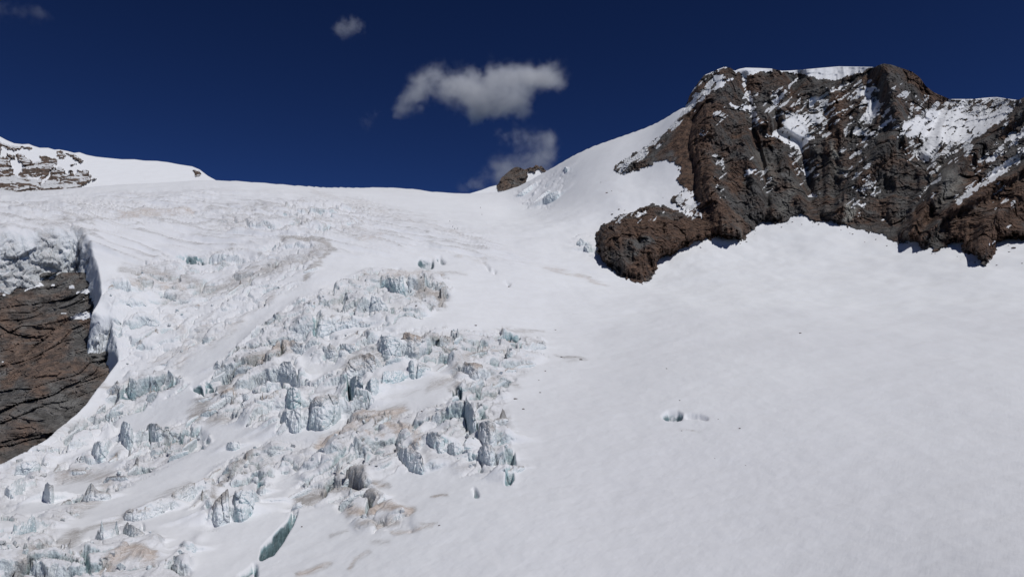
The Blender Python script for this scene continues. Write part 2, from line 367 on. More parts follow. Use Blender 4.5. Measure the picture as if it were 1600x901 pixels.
# ------------------------------------------------------------------ traced ice walls: top edge, foot, depth of the block behind (x height), blue, dirt, tan, label
SERACS = [
 ([(490,487),(505,488),(530,492),(552,495),(575,502),(588,508)], [(490,533),(500,531),(518,522),(540,517),(562,513),(588,511)], 3.0, .25, .25, .3, 'long grey ice wall above the smooth snow tongue, dark recess at its left end'),
 ([(366,550),(380,530),(400,512),(420,508)], [(370,554),(388,548),(402,540),(420,527)], 2.5, .2, .35, .2, 'grey triangular ice slab beside the long smooth snow ramp'),
 ([(592,434),(605,431),(620,431),(634,431)], [(596,446),(608,449),(622,458),(634,456)], 4, .9, .25, .6, 'square teal ice wall at the top of the icefall, left half of the pair'),
 ([(636,434),(648,432),(660,434),(664,438)], [(636,453),(648,448),(658,442),(664,440)], 4, .8, .2, .6, 'low teal ice wall at the top of the icefall, right of the square one'),
 ([(577,452),(588,458),(598,468),(608,480)], [(577,490),(588,491),(598,492),(608,486)], 1.8, .3, .1, .2, 'slanting pale ice fin below the square teal wall'),
 ([(478,471),(486,468),(494,474)], [(480,482),(487,486),(494,483)], 2, .6, .4, .3, 'small blue ice tooth at the upper left tip of the central icefall'),
 ([(433,503),(438,495),(446,492),(452,495)], [(434,508),(440,509),(447,507),(452,504)], 2, .3, .5, .3, 'small grey ice lump on the edge of the long smooth ramp'),
 ([(530,536),(542,534),(558,533)], [(532,551),(544,555),(558,554)], 2.4, .75, .2, .5, 'blue shaded ice box above a bright snow pocket'),
 ([(503,545),(512,541),(522,541),(529,545)], [(504,556),(512,559),(522,560),(529,556)], 2, .2, .35, .3, 'rounded grey ice boss left of the blue ice box'),
 ([(449,537),(460,532),(472,532),(482,540)], [(450,552),(462,556),(474,558),(482,556)], 2, .35, .45, .3, 'grey ice knob above a tan crest in the upper icefall'),
 ([(590,522),(602,518),(616,520),(628,521)], [(590,556),(602,563),(616,562),(628,558)], 2, .6, .15, .2, 'fluted pale blue ice wall in the upper middle of the icefall'),
 ([(626,516),(640,513),(652,517),(662,524)], [(628,552),(640,556),(652,556),(660,550)], 2, .15, .8, .7, 'brown stained ice tower beside the fluted pale blue wall'),
 ([(818,536),(832,534),(846,535),(856,540)], [(818,552),(832,550),(846,546),(856,543)], 3, .1, .3, .1, 'low streaked ice slope right of the dark crevasse near the snowfield edge'),
 ([(685,445),(692,443),(700,448)], [(686,451),(693,453),(700,452)], 2, .3, .4, .4, 'small grey ice bump right of a brown dirt patch below the top of the icefall'),
 ([(545,588),(554,581),(562,581),(570,587)], [(546,612),(554,628),(562,632),(570,628)], 1.6, .85, .2, .2, 'blue ice tower with a dark crack down its left side, centre of the icefall'),
 ([(572,592),(580,584),(588,584),(594,592)], [(572,628),(580,634),(586,630),(594,616)], 1.5, .8, .2, .2, 'narrow blue ice tower right of the one with the dark crack'),
 ([(594,580),(606,575),(620,576),(634,574)], [(594,612),(606,608),(620,600),(634,592)], 2, 1, .1, .1, 'bright teal ice wall beside the smooth dome in the centre of the icefall'),
 ([(637,562),(643,558),(648,562)], [(638,588),(643,592),(648,591)], 1.3, .8, .1, .1, 'thin blue ice slab leaning against a blue grey wall'),
 ([(650,560),(660,562),(668,568),(675,575)], [(650,591),(660,588),(668,583),(675,578)], 3, .6, .3, .3, 'blue grey ice wall under the dirty snow dome'),
 ([(446,604),(454,598),(464,600),(472,608)], [(448,638),(456,642),(464,642),(472,634)], 1.6, 1, .2, .2, 'teal hollowed ice face left of the big bulging wall'),
 ([(478,630),(490,618),(502,608),(514,605),(526,608),(536,618)], [(480,668),(492,674),(504,675),(514,670),(526,662),(536,650)], 1.8, .45, .45, .4, 'big bulging blue grey ice wall above a bright snow trough'),
 ([(438,645),(448,636),(460,630),(474,626)], [(440,668),(450,676),(462,678),(474,674)], 1.6, .25, .1, .1, 'smooth pale ice apron left of the big bulging wall'),
 ([(536,570),(548,556),(562,548),(578,546),(592,556)], [(538,600),(550,592),(562,586),(578,586),(592,582)], 2, .15, .7, .45, 'dirty layered ice hump crowning the blue towers'),
 ([(410,598),(417,594),(425,600)], [(411,608),(418,612),(425,609)], 1.6, .8, .2, .2, 'small blue ice nose at the edge of a sunny snow shelf'),
 ([(432,570),(442,560),(454,561),(466,577)], [(434,590),(444,592),(456,598),(466,602)], 1.6, .3, .25, .2, 'fractured pale ice slabs left of the bright snow corridor'),
 ([(376,617),(384,612),(393,618)], [(377,627),(385,630),(393,627)], 1.6, .4, .2, .1, 'small blue grey ice block below the sunny snow shelf'),
 ([(404,622),(416,616),(430,606),(440,604)], [(406,640),(418,644),(430,640),(440,634)], 1.6, .25, .6, .7, 'tan stained ice rib left of the teal hollowed face'),
 ([(333,570),(340,560),(351,573)], [(334,578),(342,581),(351,577)], 1.6, .3, .3, .1, 'grey ice pyramid at the foot of the long smooth ramp'),
 ([(343,612),(354,605),(366,606)], [(344,624),(354,625),(366,620)], 1.6, .1, .8, .7, 'tan ice face under the dark gravelly crest'),
 ([(493,700),(504,694),(516,700)], [(496,718),(506,724),(516,724)], 1.8, .7, .3, .3, 'blue grey ice face in the dirty lower middle of the icefall'),
 ([(352,692),(364,685),(376,688)], [(353,702),(365,704),(376,698)], 1.8, .4, .3, .1, 'low ice heap on the lower edge of the grey ramp head'),
 ([(721,568),(732,562),(746,562),(758,568)], [(724,584),(734,590),(746,592),(757,588)], 2.4, .1, .75, .5, 'faceted tan grey ice block right of the dirty snow dome'),
 ([(757,574),(768,570),(780,572)], [(757,592),(768,588),(780,580)], 2.2, .15, .3, .3, 'pale ice block next to the faceted tan grey one'),
 ([(724,612),(731,616),(738,626),(744,644)], [(727,660),(734,678),(741,682),(748,680)], 1.2, .75, .25, .2, 'tall blue ice pillar in the deep cleft by the snowfield edge'),
 ([(745,656),(754,650),(766,652),(778,658)], [(748,690),(756,698),(768,702),(778,694)], 1.3, .2, .55, .3, 'grey tent shaped ice towers at the right edge of the icefall'),
 ([(780,668),(788,662),(797,668)], [(782,684),(789,684),(796,676)], 2, .1, .6, .2, 'small dark ice lip touching the smooth right snowfield'),
 ([(664,674),(674,668),(686,667),(698,672)], [(670,702),(678,711),(688,714),(697,710)], 1.8, .65, .3, .4, 'cube shaped grey green ice block above a bright hollow'),
 ([(640,692),(650,684),(662,680)], [(643,704),(654,710),(664,702)], 2.2, .1, .6, .9, 'tan capped ice block left of the grey green cube'),
 ([(698,692),(708,686),(722,690)], [(700,710),(710,716),(722,712)], 1.6, .6, .2, .3, 'rough ice boulder right of the grey green cube'),
 ([(719,706),(732,698),(746,702)], [(722,712),(734,722),(746,716)], 1.6, .8, .1, .2, 'teal footed ice boulder at the brink of the bright hollow'),
 ([(678,634),(690,634),(702,640),(714,648)], [(684,644),(694,650),(704,654),(714,652)], 2, .3, .5, .3, 'curved striped ice lip left of the deep cleft'),
 ([(746,698),(756,690),(768,690),(776,700)], [(748,718),(758,726),(768,728),(776,722)], 1.4, .3, .35, .3, 'jumbled ice heap right of the teal footed boulder'),
 ([(617,702),(630,694),(644,692),(658,702),(664,718)], [(622,718),(634,732),(646,738),(656,741),(664,740)], 1.8, .5, .35, .8, 'tan topped ice slab with a blue split, below the cube'),
 ([(-30,838),(0,833),(20,828),(38,814),(52,800),(62,812)], [(-30,866),(0,856),(20,850),(36,844),(50,838),(62,830)], 3, 1, .15, .2, 'long teal ice overhang at the lower left corner'),
 ([(186,804),(200,796),(222,787),(245,776),(262,770)], [(192,812),(205,815),(225,813),(245,808),(262,800)], 4, .15, .55, .3, 'left half of the grey ice wall under the long grey ramp'),
 ([(264,766),(278,758),(294,752),(310,747)], [(264,800),(278,796),(294,788),(310,781)], 4, .2, .5, .3, 'right half of the grey ice wall under the long grey ramp'),
 ([(312,746),(320,739),(330,740),(337,748)], [(313,778),(321,779),(330,776),(337,768)], 2, .2, .4, .6, 'rust streaked ice pillar at the right end of the grey ice wall'),
 ([(278,852),(286,845),(298,844),(309,850)], [(280,862),(288,867),(298,868),(308,862)], 1.6, .6, .35, .2, 'single blue grey ice block standing on a bright snow bowl'),
 ([(68,756),(76,748),(86,753)], [(70,782),(78,788),(86,784)], 1.4, .25, .35, .2, 'grey ice tooth beside a sunny snow strip, lower left'),
 ([(142,696),(152,686),(164,680),(176,688)], [(144,716),(152,724),(164,722),(176,708)], 1.5, .45, .2, .2, 'rounded blue grey ice block alone on the left snow strip'),
 ([(186,662),(193,652),(202,654),(210,668)], [(190,700),(196,706),(203,708),(210,700)], 1.1, .4, .1, .1, 'tall narrow ice spike standing on the left snow strip'),
 ([(226,664),(236,655),(246,657),(256,668)], [(230,686),(238,690),(246,694),(255,690)], 1.3, .45, .35, .2, 'ice block with a shadowy cave, right of the tall ice spike'),
 ([(22,728),(36,718),(52,716),(66,722)], [(24,738),(38,740),(52,740),(66,730)], 2, .3, .2, .1, 'low blue grey ice heap against the rock outcrop'),
 ([(4,768),(16,752),(30,742),(42,742)], [(8,776),(18,780),(30,776),(42,764)], 1.6, .35, .2, .1, 'blue grey ice buttress under the ice heap at the left edge'),
 ([(108,866),(118,860),(128,864)], [(109,880),(119,884),(128,880)], 1.6, .2, .6, .3, 'small dirty ice knob at the lower left of the frame'),
 ([(146,836),(160,826),(176,820),(186,826)], [(150,844),(162,852),(176,848),(186,840)], 1.8, .55, .25, .1, 'pale blue ice block under the end of the grey ramp'),
 ([(190,820),(204,814),(218,820),(230,832)], [(194,836),(206,850),(218,852),(229,848)], 1.6, .4, .45, .2, 'stack of grey ice slabs left of the bright snow bowl'),
 ([(228,868),(242,864),(260,868),(278,866)], [(230,874),(244,878),(262,878),(278,873)], 2, .7, .1, .1, 'low teal ice sill closing the bright snow bowl'),
 ([(328,790),(336,772),(348,758),(362,752)], [(330,816),(340,822),(350,820),(362,816)], 1.6, .15, .75, .3, 'dirty grey ice rib at the left of the large lower block'),
 ([(362,766),(376,756),(392,758),(408,776)], [(363,816),(378,818),(394,808),(408,792)], 1.8, .75, .2, .1, 'large blue ice block face in the lower middle of the icefall'),
 ([(400,762),(408,754),(416,756)], [(402,776),(410,780),(416,774)], 1.6, .3, .4, .2, 'small cracked ice block right of the large lower block'),
 ([(197,428),(201,432),(206,446)], [(197,456),(202,458),(206,460)], 1.5, .2, .1, .1, 'sharp ice edge with a dark left side near the rock outcrop'),
 ([(194,472),(208,466),(222,468),(232,478)], [(195,480),(208,482),(222,482),(232,481)], 2, .35, .25, .1, 'blue grey ice step below the sharp ice edge'),
 ([(226,488),(234,490),(244,498),(252,508)], [(227,508),(236,512),(244,512),(252,511)], 1.8, .2, .25, .1, 'grey faceted ice block left of the dirty upper slope'),
 ([(398,356),(412,347),(428,346),(442,354)], [(398,362),(412,362),(428,362),(442,360)], 2, .5, .05, .1, 'pale blue ice block high on the glacier, leftmost of the upper row'),
 ([(424,350),(436,344),(450,349)], [(426,353),(438,354),(450,353)], 2, .4, .05, .1, 'small pale ice block behind the leftmost one of the upper row'),
 ([(522,350),(536,346),(552,346),(560,352)], [(524,353),(538,356),(552,356),(560,354)], 2, .55, .1, .2, 'low blue ice ledge high on the glacier, right of the upper row'),
 ([(826,326),(836,312),(850,300),(862,293)], [(829,324),(840,320),(852,310),(863,299)], 2, .55, .05, .1, 'slanting blue ice wall on the snow slope left of the mountain'),
 ([(846,308),(858,300),(870,296),(876,300)], [(848,320),(858,318),(870,312),(876,306)], 1.8, .35, .1, .1, 'crumbled pale ice on the snow slope left of the mountain'),
 ([(804,307),(814,299),(826,290),(834,286)], [(806,309),(818,306),(828,299),(834,293)], 2, .3, .05, .1, 'faint pale ice step on the slope below the small rock peak'),
 ([(880,263),(884,258),(888,262)], [(881,268),(885,271),(888,267)], 2, .5, .05, .1, 'tiny blue ice face near the skyline left of the mountain'),
 ([(900,378),(907,370),(914,374)], [(901,382),(908,386),(914,386)], 1.8, .45, .05, .1, 'left one of the two icy lumps beside the brown rock buttress'),
 ([(912,384),(918,374),(926,380)], [(913,394),(920,398),(926,394)], 1.8, .5, .05, .1, 'right one of the two icy lumps beside the brown rock buttress'),
]
# ------------------------------------------------------------------ traced features of the glacier
def newmap(): return np.zeros((MH, MW), np.float32)
BOWL = blur(fill([(1012,447),(1060,468),(1130,479),(1300,480),(1900,472),(1900,330),(1200,320),(1040,390)]), 5)
BAND = blur(fill([(-300,316),(330,300),(560,312),(760,370),(840,420),(700,400),(560,400),(300,440),(160,400),(-300,366)]), 7)
ROUGH = newmap()
for poly, val in [
 ([(190,430),(258,404),(370,397),(450,378),(515,386),(512,412),(470,440),(405,490),(335,540),(285,580),(255,592),(200,592),(178,560),(170,490),(155,455)], .42),
 ([(365,552),(440,493),(500,456),(575,424),(660,428),(702,450),(690,475),(640,512),(720,520),(775,522),(850,532),(850,560),(790,600),(790,650),(800,700),(805,760),(740,740),(620,740),(560,760),(500,735),(430,740),(395,800),(330,830),(300,790),(345,700),(440,680),(370,660),(295,650),(320,600)], .85),
 ([(255,592),(180,610),(60,700),(-300,880),(-300,1000),(260,1000),(300,862),(330,830),(205,812),(100,870),(60,880),(130,790),(330,690),(290,640),(300,600)], .85),
 ([(470,740),(560,745),(640,800),(650,830),(560,830),(520,890),(480,900),(540,840),(440,800)], .55),
 ([(340,345),(460,318),(560,325),(590,345),(560,372),(420,372),(340,365)], .40),
 ([(0,330),(160,318),(330,330),(420,330),(350,350),(150,372),(0,372)], .18),
 ([(580,425),(690,430),(705,455),(690,480),(620,470),(570,500),(555,470)], .9),
 ([(800,302),(880,262),(895,270),(860,325),(825,326)], .35),
 ([(895,372),(925,365),(935,400),(920,400)], .5)]: fill(poly, ROUGH, val)
SMOOTHS = [ # smooth snow ramps between the broken rows
 [(508,395),(540,410),(470,455),(390,510),(320,560),(280,592),(268,585),(330,538),(420,480),(490,435)],
 [(620,508),(690,505),(700,515),(600,515),(510,535),(500,530),(560,512)],
 [(600,600),(690,560),(720,600),(690,640),(640,650),(560,650),(590,625)],
 [(440,668),(330,700),(190,780),(95,850),(30,885),(100,865),(190,805),(300,752),(400,700)],
 [(330,830),(315,785),(220,815),(260,870),(280,862)],
 [(300,605),(180,650),(170,690),(80,720),(60,760),(90,735),(210,690),(330,640)],
 [(225,700),(150,730),(60,770),(0,800),(0,815),(70,800),(130,780)],
 [(415,690),(490,665),(530,650),(560,650),(500,690),(420,700)],
 [(470,560),(530,570),(545,590),(490,605),(470,590)],
 [(420,860),(460,800),(520,780),(560,830),(540,900),(400,900),(330,900)],
 [(620,735),(700,730),(760,755),(760,790),(640,790),(600,750)]]
sm = newmap()
for p in SMOOTHS: fill(p, sm)
sw = newmap()
for T_, B_, *_r in SERACS: fill(T_+B_[::-1], sw)
ROUGH = blur(np.clip(ROUGH-.85*blur(sm, 2), 0, 1), 4)*(1-.8*blur(sw, 4))
PUSH = fill([(-300,374),(0,372),(60,370),(118,369),(136,385),(147,415),(152,445),(154,458),(146,472),(137,486),(152,498),(171,499),(170,520),(177,548),(180,560),(163,585),(130,628),(105,648),(70,678),(35,700),(0,716),(-60,740),(-300,830)])
PUSH = blur(PUSH, 2)
TRENCH = newmap() # crevasses: depth in metres
for poly, d in [
 ([(407,872),(411,853),(440,826),(453,812),(458,800),(463,800),(456,818),(442,840),(426,864)], 10),
 ([(373,897),(399,880),(402,884),(378,901)], 3),([(395,880),(399,895),(403,897),(400,880)], 3),
 ([(254,403),(288,402),(300,406),(326,412),(316,417),(290,413),(270,407)], 8),
 ([(654,409),(660,406),(676,408),(675,416),(664,420)], 9),([(683,404),(688,403),(695,411),(690,412)], 6),
 ([(775,527),(800,529),(820,533),(817,546),(806,545),(795,536),(780,533)], 7),
 ([(1036,650),(1044,645),(1058,644),(1066,648),(1064,653),(1054,655.5),(1042,654)], 4),([(1069,648.5),(1080,647),(1094,649),(1106,653),(1104,655),(1092,652),(1072,651.5)], 2.2),
 
 ([(709,608),(720,610),(717,645),(710,640)], 9),([(728,640),(735,640),(745,680),(730,678)], 7),
 ([(545,588),(550,588),(548,620),(543,618)], 6),([(489,515),(500,512),(503,530),(490,534)], 7),
 ([(790,757),(793,742),(800,738),(802,748),(796,757)], 4),([(738,765),(741,762),(748,776),(742,775)], 3),
 ([(614,705),(622,698),(640,694),(642,697),(624,706)], 3),([(596,720),(604,713),(611,712),(604,722)], 3),([(638,682),(655,668),(660,668),(642,683)], 3),
 ([(128,880),(133,880),(142,899),(136,900)], 4),([(401,770),(406,755),(410,756),(407,778)], 5),
 ([(300,607),(312,604),(320,611),(308,612)], 6),([(322,598),(330,596),(338,602),(328,604)], 6),([(230,672),(236,668),(242,690),(234,690)], 5),
 
 
 ([(770,422),(775,424),(771,427)], 5),([(789,440),(797,444),(794,446)], 6),([(752,409),(764,418),(766,423),(760,418)], 5),
 ([(465,324),(490,327),(545,322),(545,325),(500,331),(470,328)], 7),([(370,396),(400,392),(422,385),(440,380),(440,383),(410,398)], 6),
 ([(583,418),(625,419),(622,423),(619,420),(584,419.6)], 4),
 
 
 
 ([(320,338),(360,333),(392,331),(392,333),(330,341)], 3), ([(282,339),(310,338),(310,340),(284,341)],3),
 ([(200,270),(240,270),(240,271)],1)]: TRENCH = np.maximum(TRENCH, d*fill(poly))
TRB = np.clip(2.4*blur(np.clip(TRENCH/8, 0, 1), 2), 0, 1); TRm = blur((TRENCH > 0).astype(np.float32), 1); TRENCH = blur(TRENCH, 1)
# dust and grit melted out at the surface
DIRT = newmap(); TANM = newmap()
for pts, w, s, t in [
 ([(0,345),(160,310),(330,300)], 4, .28, .4),([(130,347),(290,335),(420,328)], 4, .55, .5),([(190,342),(240,338),(300,333)], 7, .6, 1),([(60,345),(130,350),(180,346)], 5, .6, .3),
 ([(490,300),(600,335),(690,362),(750,378)], 6, .38, .6),([(540,310),(620,330),(680,345)], 4, .4, .6),([(400,300),(470,300),(520,303)], 4, .25, .6),([(0,305),(120,300),(200,296)], 5, .22, .4),([(150,320),(250,305),(360,297)], 4, .3, .5),([(20,330),(90,318),(160,312)], 4, .3, .5),
 ([(480,345),(540,360),(590,372)], 6, .45, .5),([(565,380),(600,375)], 9, .45, .7),([(330,360),(420,350)], 8, .4, .3),([(590,296),(640,299),(660,302)], 3, .3, .5),
 ([(195,420),(260,432),(330,455),(360,440),(420,425),(470,405),(510,395)], 11, .62, .35),([(200,440),(240,440),(290,455)], 9, .55, .7),([(260,470),(330,462),(390,440)], 9, .5, .3),
 ([(440,378),(480,380),(515,388),(508,405),(480,432)], 6, .75, .45),([(380,425),(440,418),(480,410)], 9, .55, .3),([(320,540),(380,500),(430,460)], 10, .45, .5),([(280,570),(300,540),(320,510)], 16, .45, .5),([(240,560),(300,545),(270,500)], 16, .4, .6),
 ([(300,650),(330,615),(370,580),(420,560),(458,545)], 10, .8, .35),([(410,565),(440,553),(460,548)], 7, .8, .9),([(345,608),(365,605),(358,622)], 10, .7, .8),
 ([(550,440),(600,428),(650,425),(692,428)], 5, .6, .8),([(520,480),(560,445)], 8, .45, .5),([(655,455),(690,455),(688,470)], 11, .85, .5),([(690,425),(735,430)], 4, .5, .7),
 ([(500,700),(530,680),(570,660),(630,640)], 13, .75, .75),([(600,665),(640,672)], 10, .85, 1),([(570,690),(600,685)], 10, .8, 1),([(500,690),(520,685)], 10, .7, 1),
 ([(530,610),(545,570),(570,550),(595,560)], 10, .55, .35),([(480,660),(510,620)], 10, .4, .4),([(640,530),(700,535),(730,560),(705,590),(670,605)], 15, .55, .45),([(720,548),(760,548),(790,545)], 7, .6, .6),
 ([(780,518),(815,520),(850,516)], 4, .6, .6),([(815,530),(850,540)], 8, .5, .2),([(870,555),(910,560)], 3, .7, .2),([(880,560),(900,562)], 3, .6, .2),([(760,590),(790,590),(810,605)], 10, .5, .4),([(750,615),(780,610)], 8, .5, .4),
 ([(470,775),(520,755),(560,755),(590,790)], 14, .85, .3),([(540,800),(600,795),(640,798)], 10, .85, 1),([(560,820),(620,815)], 8, .7, .5),([(610,832),(650,826),(680,820)], 5, .7, .9),([(660,818),(690,818)], 3, .7, .2),
 ([(335,800),(340,775),(365,740),(395,715)], 8, .85, .3),([(375,785),(385,735)], 5, .5, .3),([(70,885),(140,830),(210,800),(300,755)], 8, .6, .25),([(200,740),(270,710)], 7, .5, .3),([(20,900),(60,870),(120,840)], 14, .75, .3),
 ([(160,895),(200,875),(240,880)], 13, .8, .85),([(95,745),(140,742),(175,742),(150,780),(115,800)], 13, .6, .45),([(470,895),(490,890),(515,877)], 5, .7, 1),([(545,888),(552,872),(572,860)], 5, .6, .9),([(430,520),(470,500)], 5, .4, .4),([(610,620),(690,600)], 5, .3, .3),([(575,845),(605,845)], 6, .5, .2),
 ([(520,835),(545,825)], 5, .5, .2),([(675,775),(700,774)], 4, .8, .8),([(585,760),(605,758)], 5, .8, .7),([(60,685),(110,660),(160,640)], 6, .5, .4),([(200,600),(225,592)], 9, .7, .5),([(160,600),(185,615)], 7, .6, .5),
 ([(850,418),(900,430),(945,444)], 4, .55, .95),([(720,405),(760,409)], 4, .45, .9),([(830,410),(880,425),(930,440)], 6, .25, .9),([(1063,671),(1094,677)], 3, .5, .7),
 ([(240,700),(270,690)], 5, .5, .3),([(320,660),(360,655)], 8, .6, .4),([(260,690),(290,690)], 7, .6, .4),([(745,655),(785,660)], 10, .5, .4),([(620,700),(640,705)], 8, .7, .9),([(0,745),(30,720)], 8, .4, .4),
 ([(705,610),(720,600),(740,610)], 8, .5, .5),([(0,372),(60,369),(130,372)], 4, .6, .3),([(680,690),(700,675)], 10, .4, .7),([(650,690),(660,680)], 8, .6, 1)]:
    stroke(pts, w*1.5, s*.95, DIRT)
    stroke(pts, w*1.3, t, TANM)
DIRT = np.maximum(blur(DIRT, 1), .38*ROUGH*blur(fill([(150,400),(520,370),(720,430),(860,540),(800,720),(640,840),(300,1000),(-300,1000),(-300,850),(60,700),(190,580)]), 8))
TANM = blur(TANM, 2)
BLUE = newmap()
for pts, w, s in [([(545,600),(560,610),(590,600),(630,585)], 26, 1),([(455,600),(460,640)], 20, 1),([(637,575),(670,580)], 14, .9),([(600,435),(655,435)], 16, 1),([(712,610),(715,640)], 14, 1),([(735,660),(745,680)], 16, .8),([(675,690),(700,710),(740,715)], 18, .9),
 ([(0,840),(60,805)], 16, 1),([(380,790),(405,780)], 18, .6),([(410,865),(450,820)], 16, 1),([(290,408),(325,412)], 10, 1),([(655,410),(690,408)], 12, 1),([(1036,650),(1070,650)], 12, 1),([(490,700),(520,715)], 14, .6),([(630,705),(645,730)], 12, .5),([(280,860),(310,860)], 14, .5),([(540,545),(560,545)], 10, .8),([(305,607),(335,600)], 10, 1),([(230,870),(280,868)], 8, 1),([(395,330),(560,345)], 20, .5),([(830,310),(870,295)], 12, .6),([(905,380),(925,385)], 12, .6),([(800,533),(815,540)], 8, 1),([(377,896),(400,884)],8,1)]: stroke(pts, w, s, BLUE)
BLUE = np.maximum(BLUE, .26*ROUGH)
print('maps', round(time.time()-T0, 1))

# the low broken ridges between the named walls are laid out here, so that the sheet rises behind every wall
rr_ = np.random.default_rng(21); swb = blur(sw, 3); used = []; RIDGES = []
while len(RIDGES) < 130:
    u, v = rr_.uniform(0, 850), rr_.uniform(400, 895)
    R = samp(ROUGH, np.array([u]), np.array([v]))[0]
    if R < .3 or samp(swb, np.array([u]), np.array([v]))[0] > .15 or rr_.random() > R: continue
    if any((u-a)**2+((v-b)*1.6)**2 < 19**2 for a, b in used): continue
    used.append((u, v)); sc = .6+.9*(v-400)/500
    L = rr_.uniform(12, 40)*sc; hh = rr_.uniform(3.5, 9)*sc*(.7+.3*L/25); sl = rr_.uniform(-.75, -.05)
    T = [(u-L/2, v-sl*L/2-hh*.6), (u-L/5, v-sl*L/5-hh*rr_.uniform(.8, 1.2)), (u+L/5, v+sl*L/5-hh*rr_.uniform(.8, 1.2)), (u+L/2, v+sl*L/2-hh*.6)]
    B = [(u-L/2, v-sl*L/2), (u-L/5, v-sl*L/5+hh*.15), (u+L/5, v+sl*L/5+hh*.15), (u+L/2, v+sl*L/2)]
    RIDGES.append((T, B, rr_.uniform(1.6, 3), rr_.uniform(0, .5)*rr_.random()+samp(BLUE, np.array([u]), np.array([v]))[0]*.6, rr_.uniform(.25, .8), rr_.uniform(.1, .6)))
LEAN = .62
def wall_line(T, B, n):
    t_, b_ = spread(T, n), spread(B, n)
    rb = hit(b_[:, 0], b_[:, 1]); k_ = max(3, n//8)*2+1; rb = np.convolve(np.pad(rb, k_//2, mode='edge'), np.ones(k_)/k_, 'valid')
    thb, Ebb = uv2dir(b_[:, 0], b_[:, 1]); tht, Ett = uv2dir(t_[:, 0], t_[:, 1])
    t_ = b_+.86*(t_-b_); tht, Ett = uv2dir(t_[:, 0], t_[:, 1])
    return t_, b_, rb, thb, Ebb, tht, Ett, np.maximum((Ett-Ebb)*rb, .3)
def raise_field(th, rho, idx_cols):
    """how far the sheet stands up behind each ice wall (m); th is one azimuth per column"""
    out = np.zeros(rho.shape, np.float32); drt = np.zeros(rho.shape, np.float32)
    for q, (T, B, back, blue, dirt, tan, *_r) in enumerate(SERACS+RIDGES):
        t_, b_, rb, thb, Ebb, tht, Ett, h = wall_line(T, B, 24)
        H = float(h.max()); tw = np.interp(np.linspace(0, 1, 24), np.linspace(0, 1, 24), (thb+tht)/2); o = np.argsort(tw); tw = tw[o]; rbo = rb[o]; ho = h[o]
        pad = 1.9*H/float(rb.mean()); c = np.nonzero((th > tw[0]-pad) & (th < tw[-1]+pad))[0]
        if len(c) == 0: continue
        tc = th[c]; rbc = np.interp(tc, tw, rbo); hc = np.interp(tc, tw, ho)
        lat = np.where(tc < tw[0], 1-(tw[0]-tc)/pad, np.where(tc > tw[-1], 1-(tc-tw[-1])/pad, 1.0)); lat = sstep(0, 1, np.clip(lat, 0, 1))
        d = rho[c]-rbc[:, None]; hb = (hc*lat)[:, None]; Wm = float((tw[-1]-tw[0])*rb.mean()); Lb = np.minimum((2.2+1.6*back)*np.maximum(hc, .5*H), max(1.3*Wm, .8*H))[:, None]
        f = hb*.93*sstep(.05, LEAN+.12, d/np.maximum(hc, .3)[:, None])*np.exp(-np.maximum(d-.4*hb, 0)/Lb*1.6)*sstep(1.6, .8, d/Lb*.5)
        out[c] = np.maximum(out[c], f)
        drt[c] = np.maximum(drt[c], dirt*.7*np.clip(f/(H*.8), 0, 1))
    return out, drt
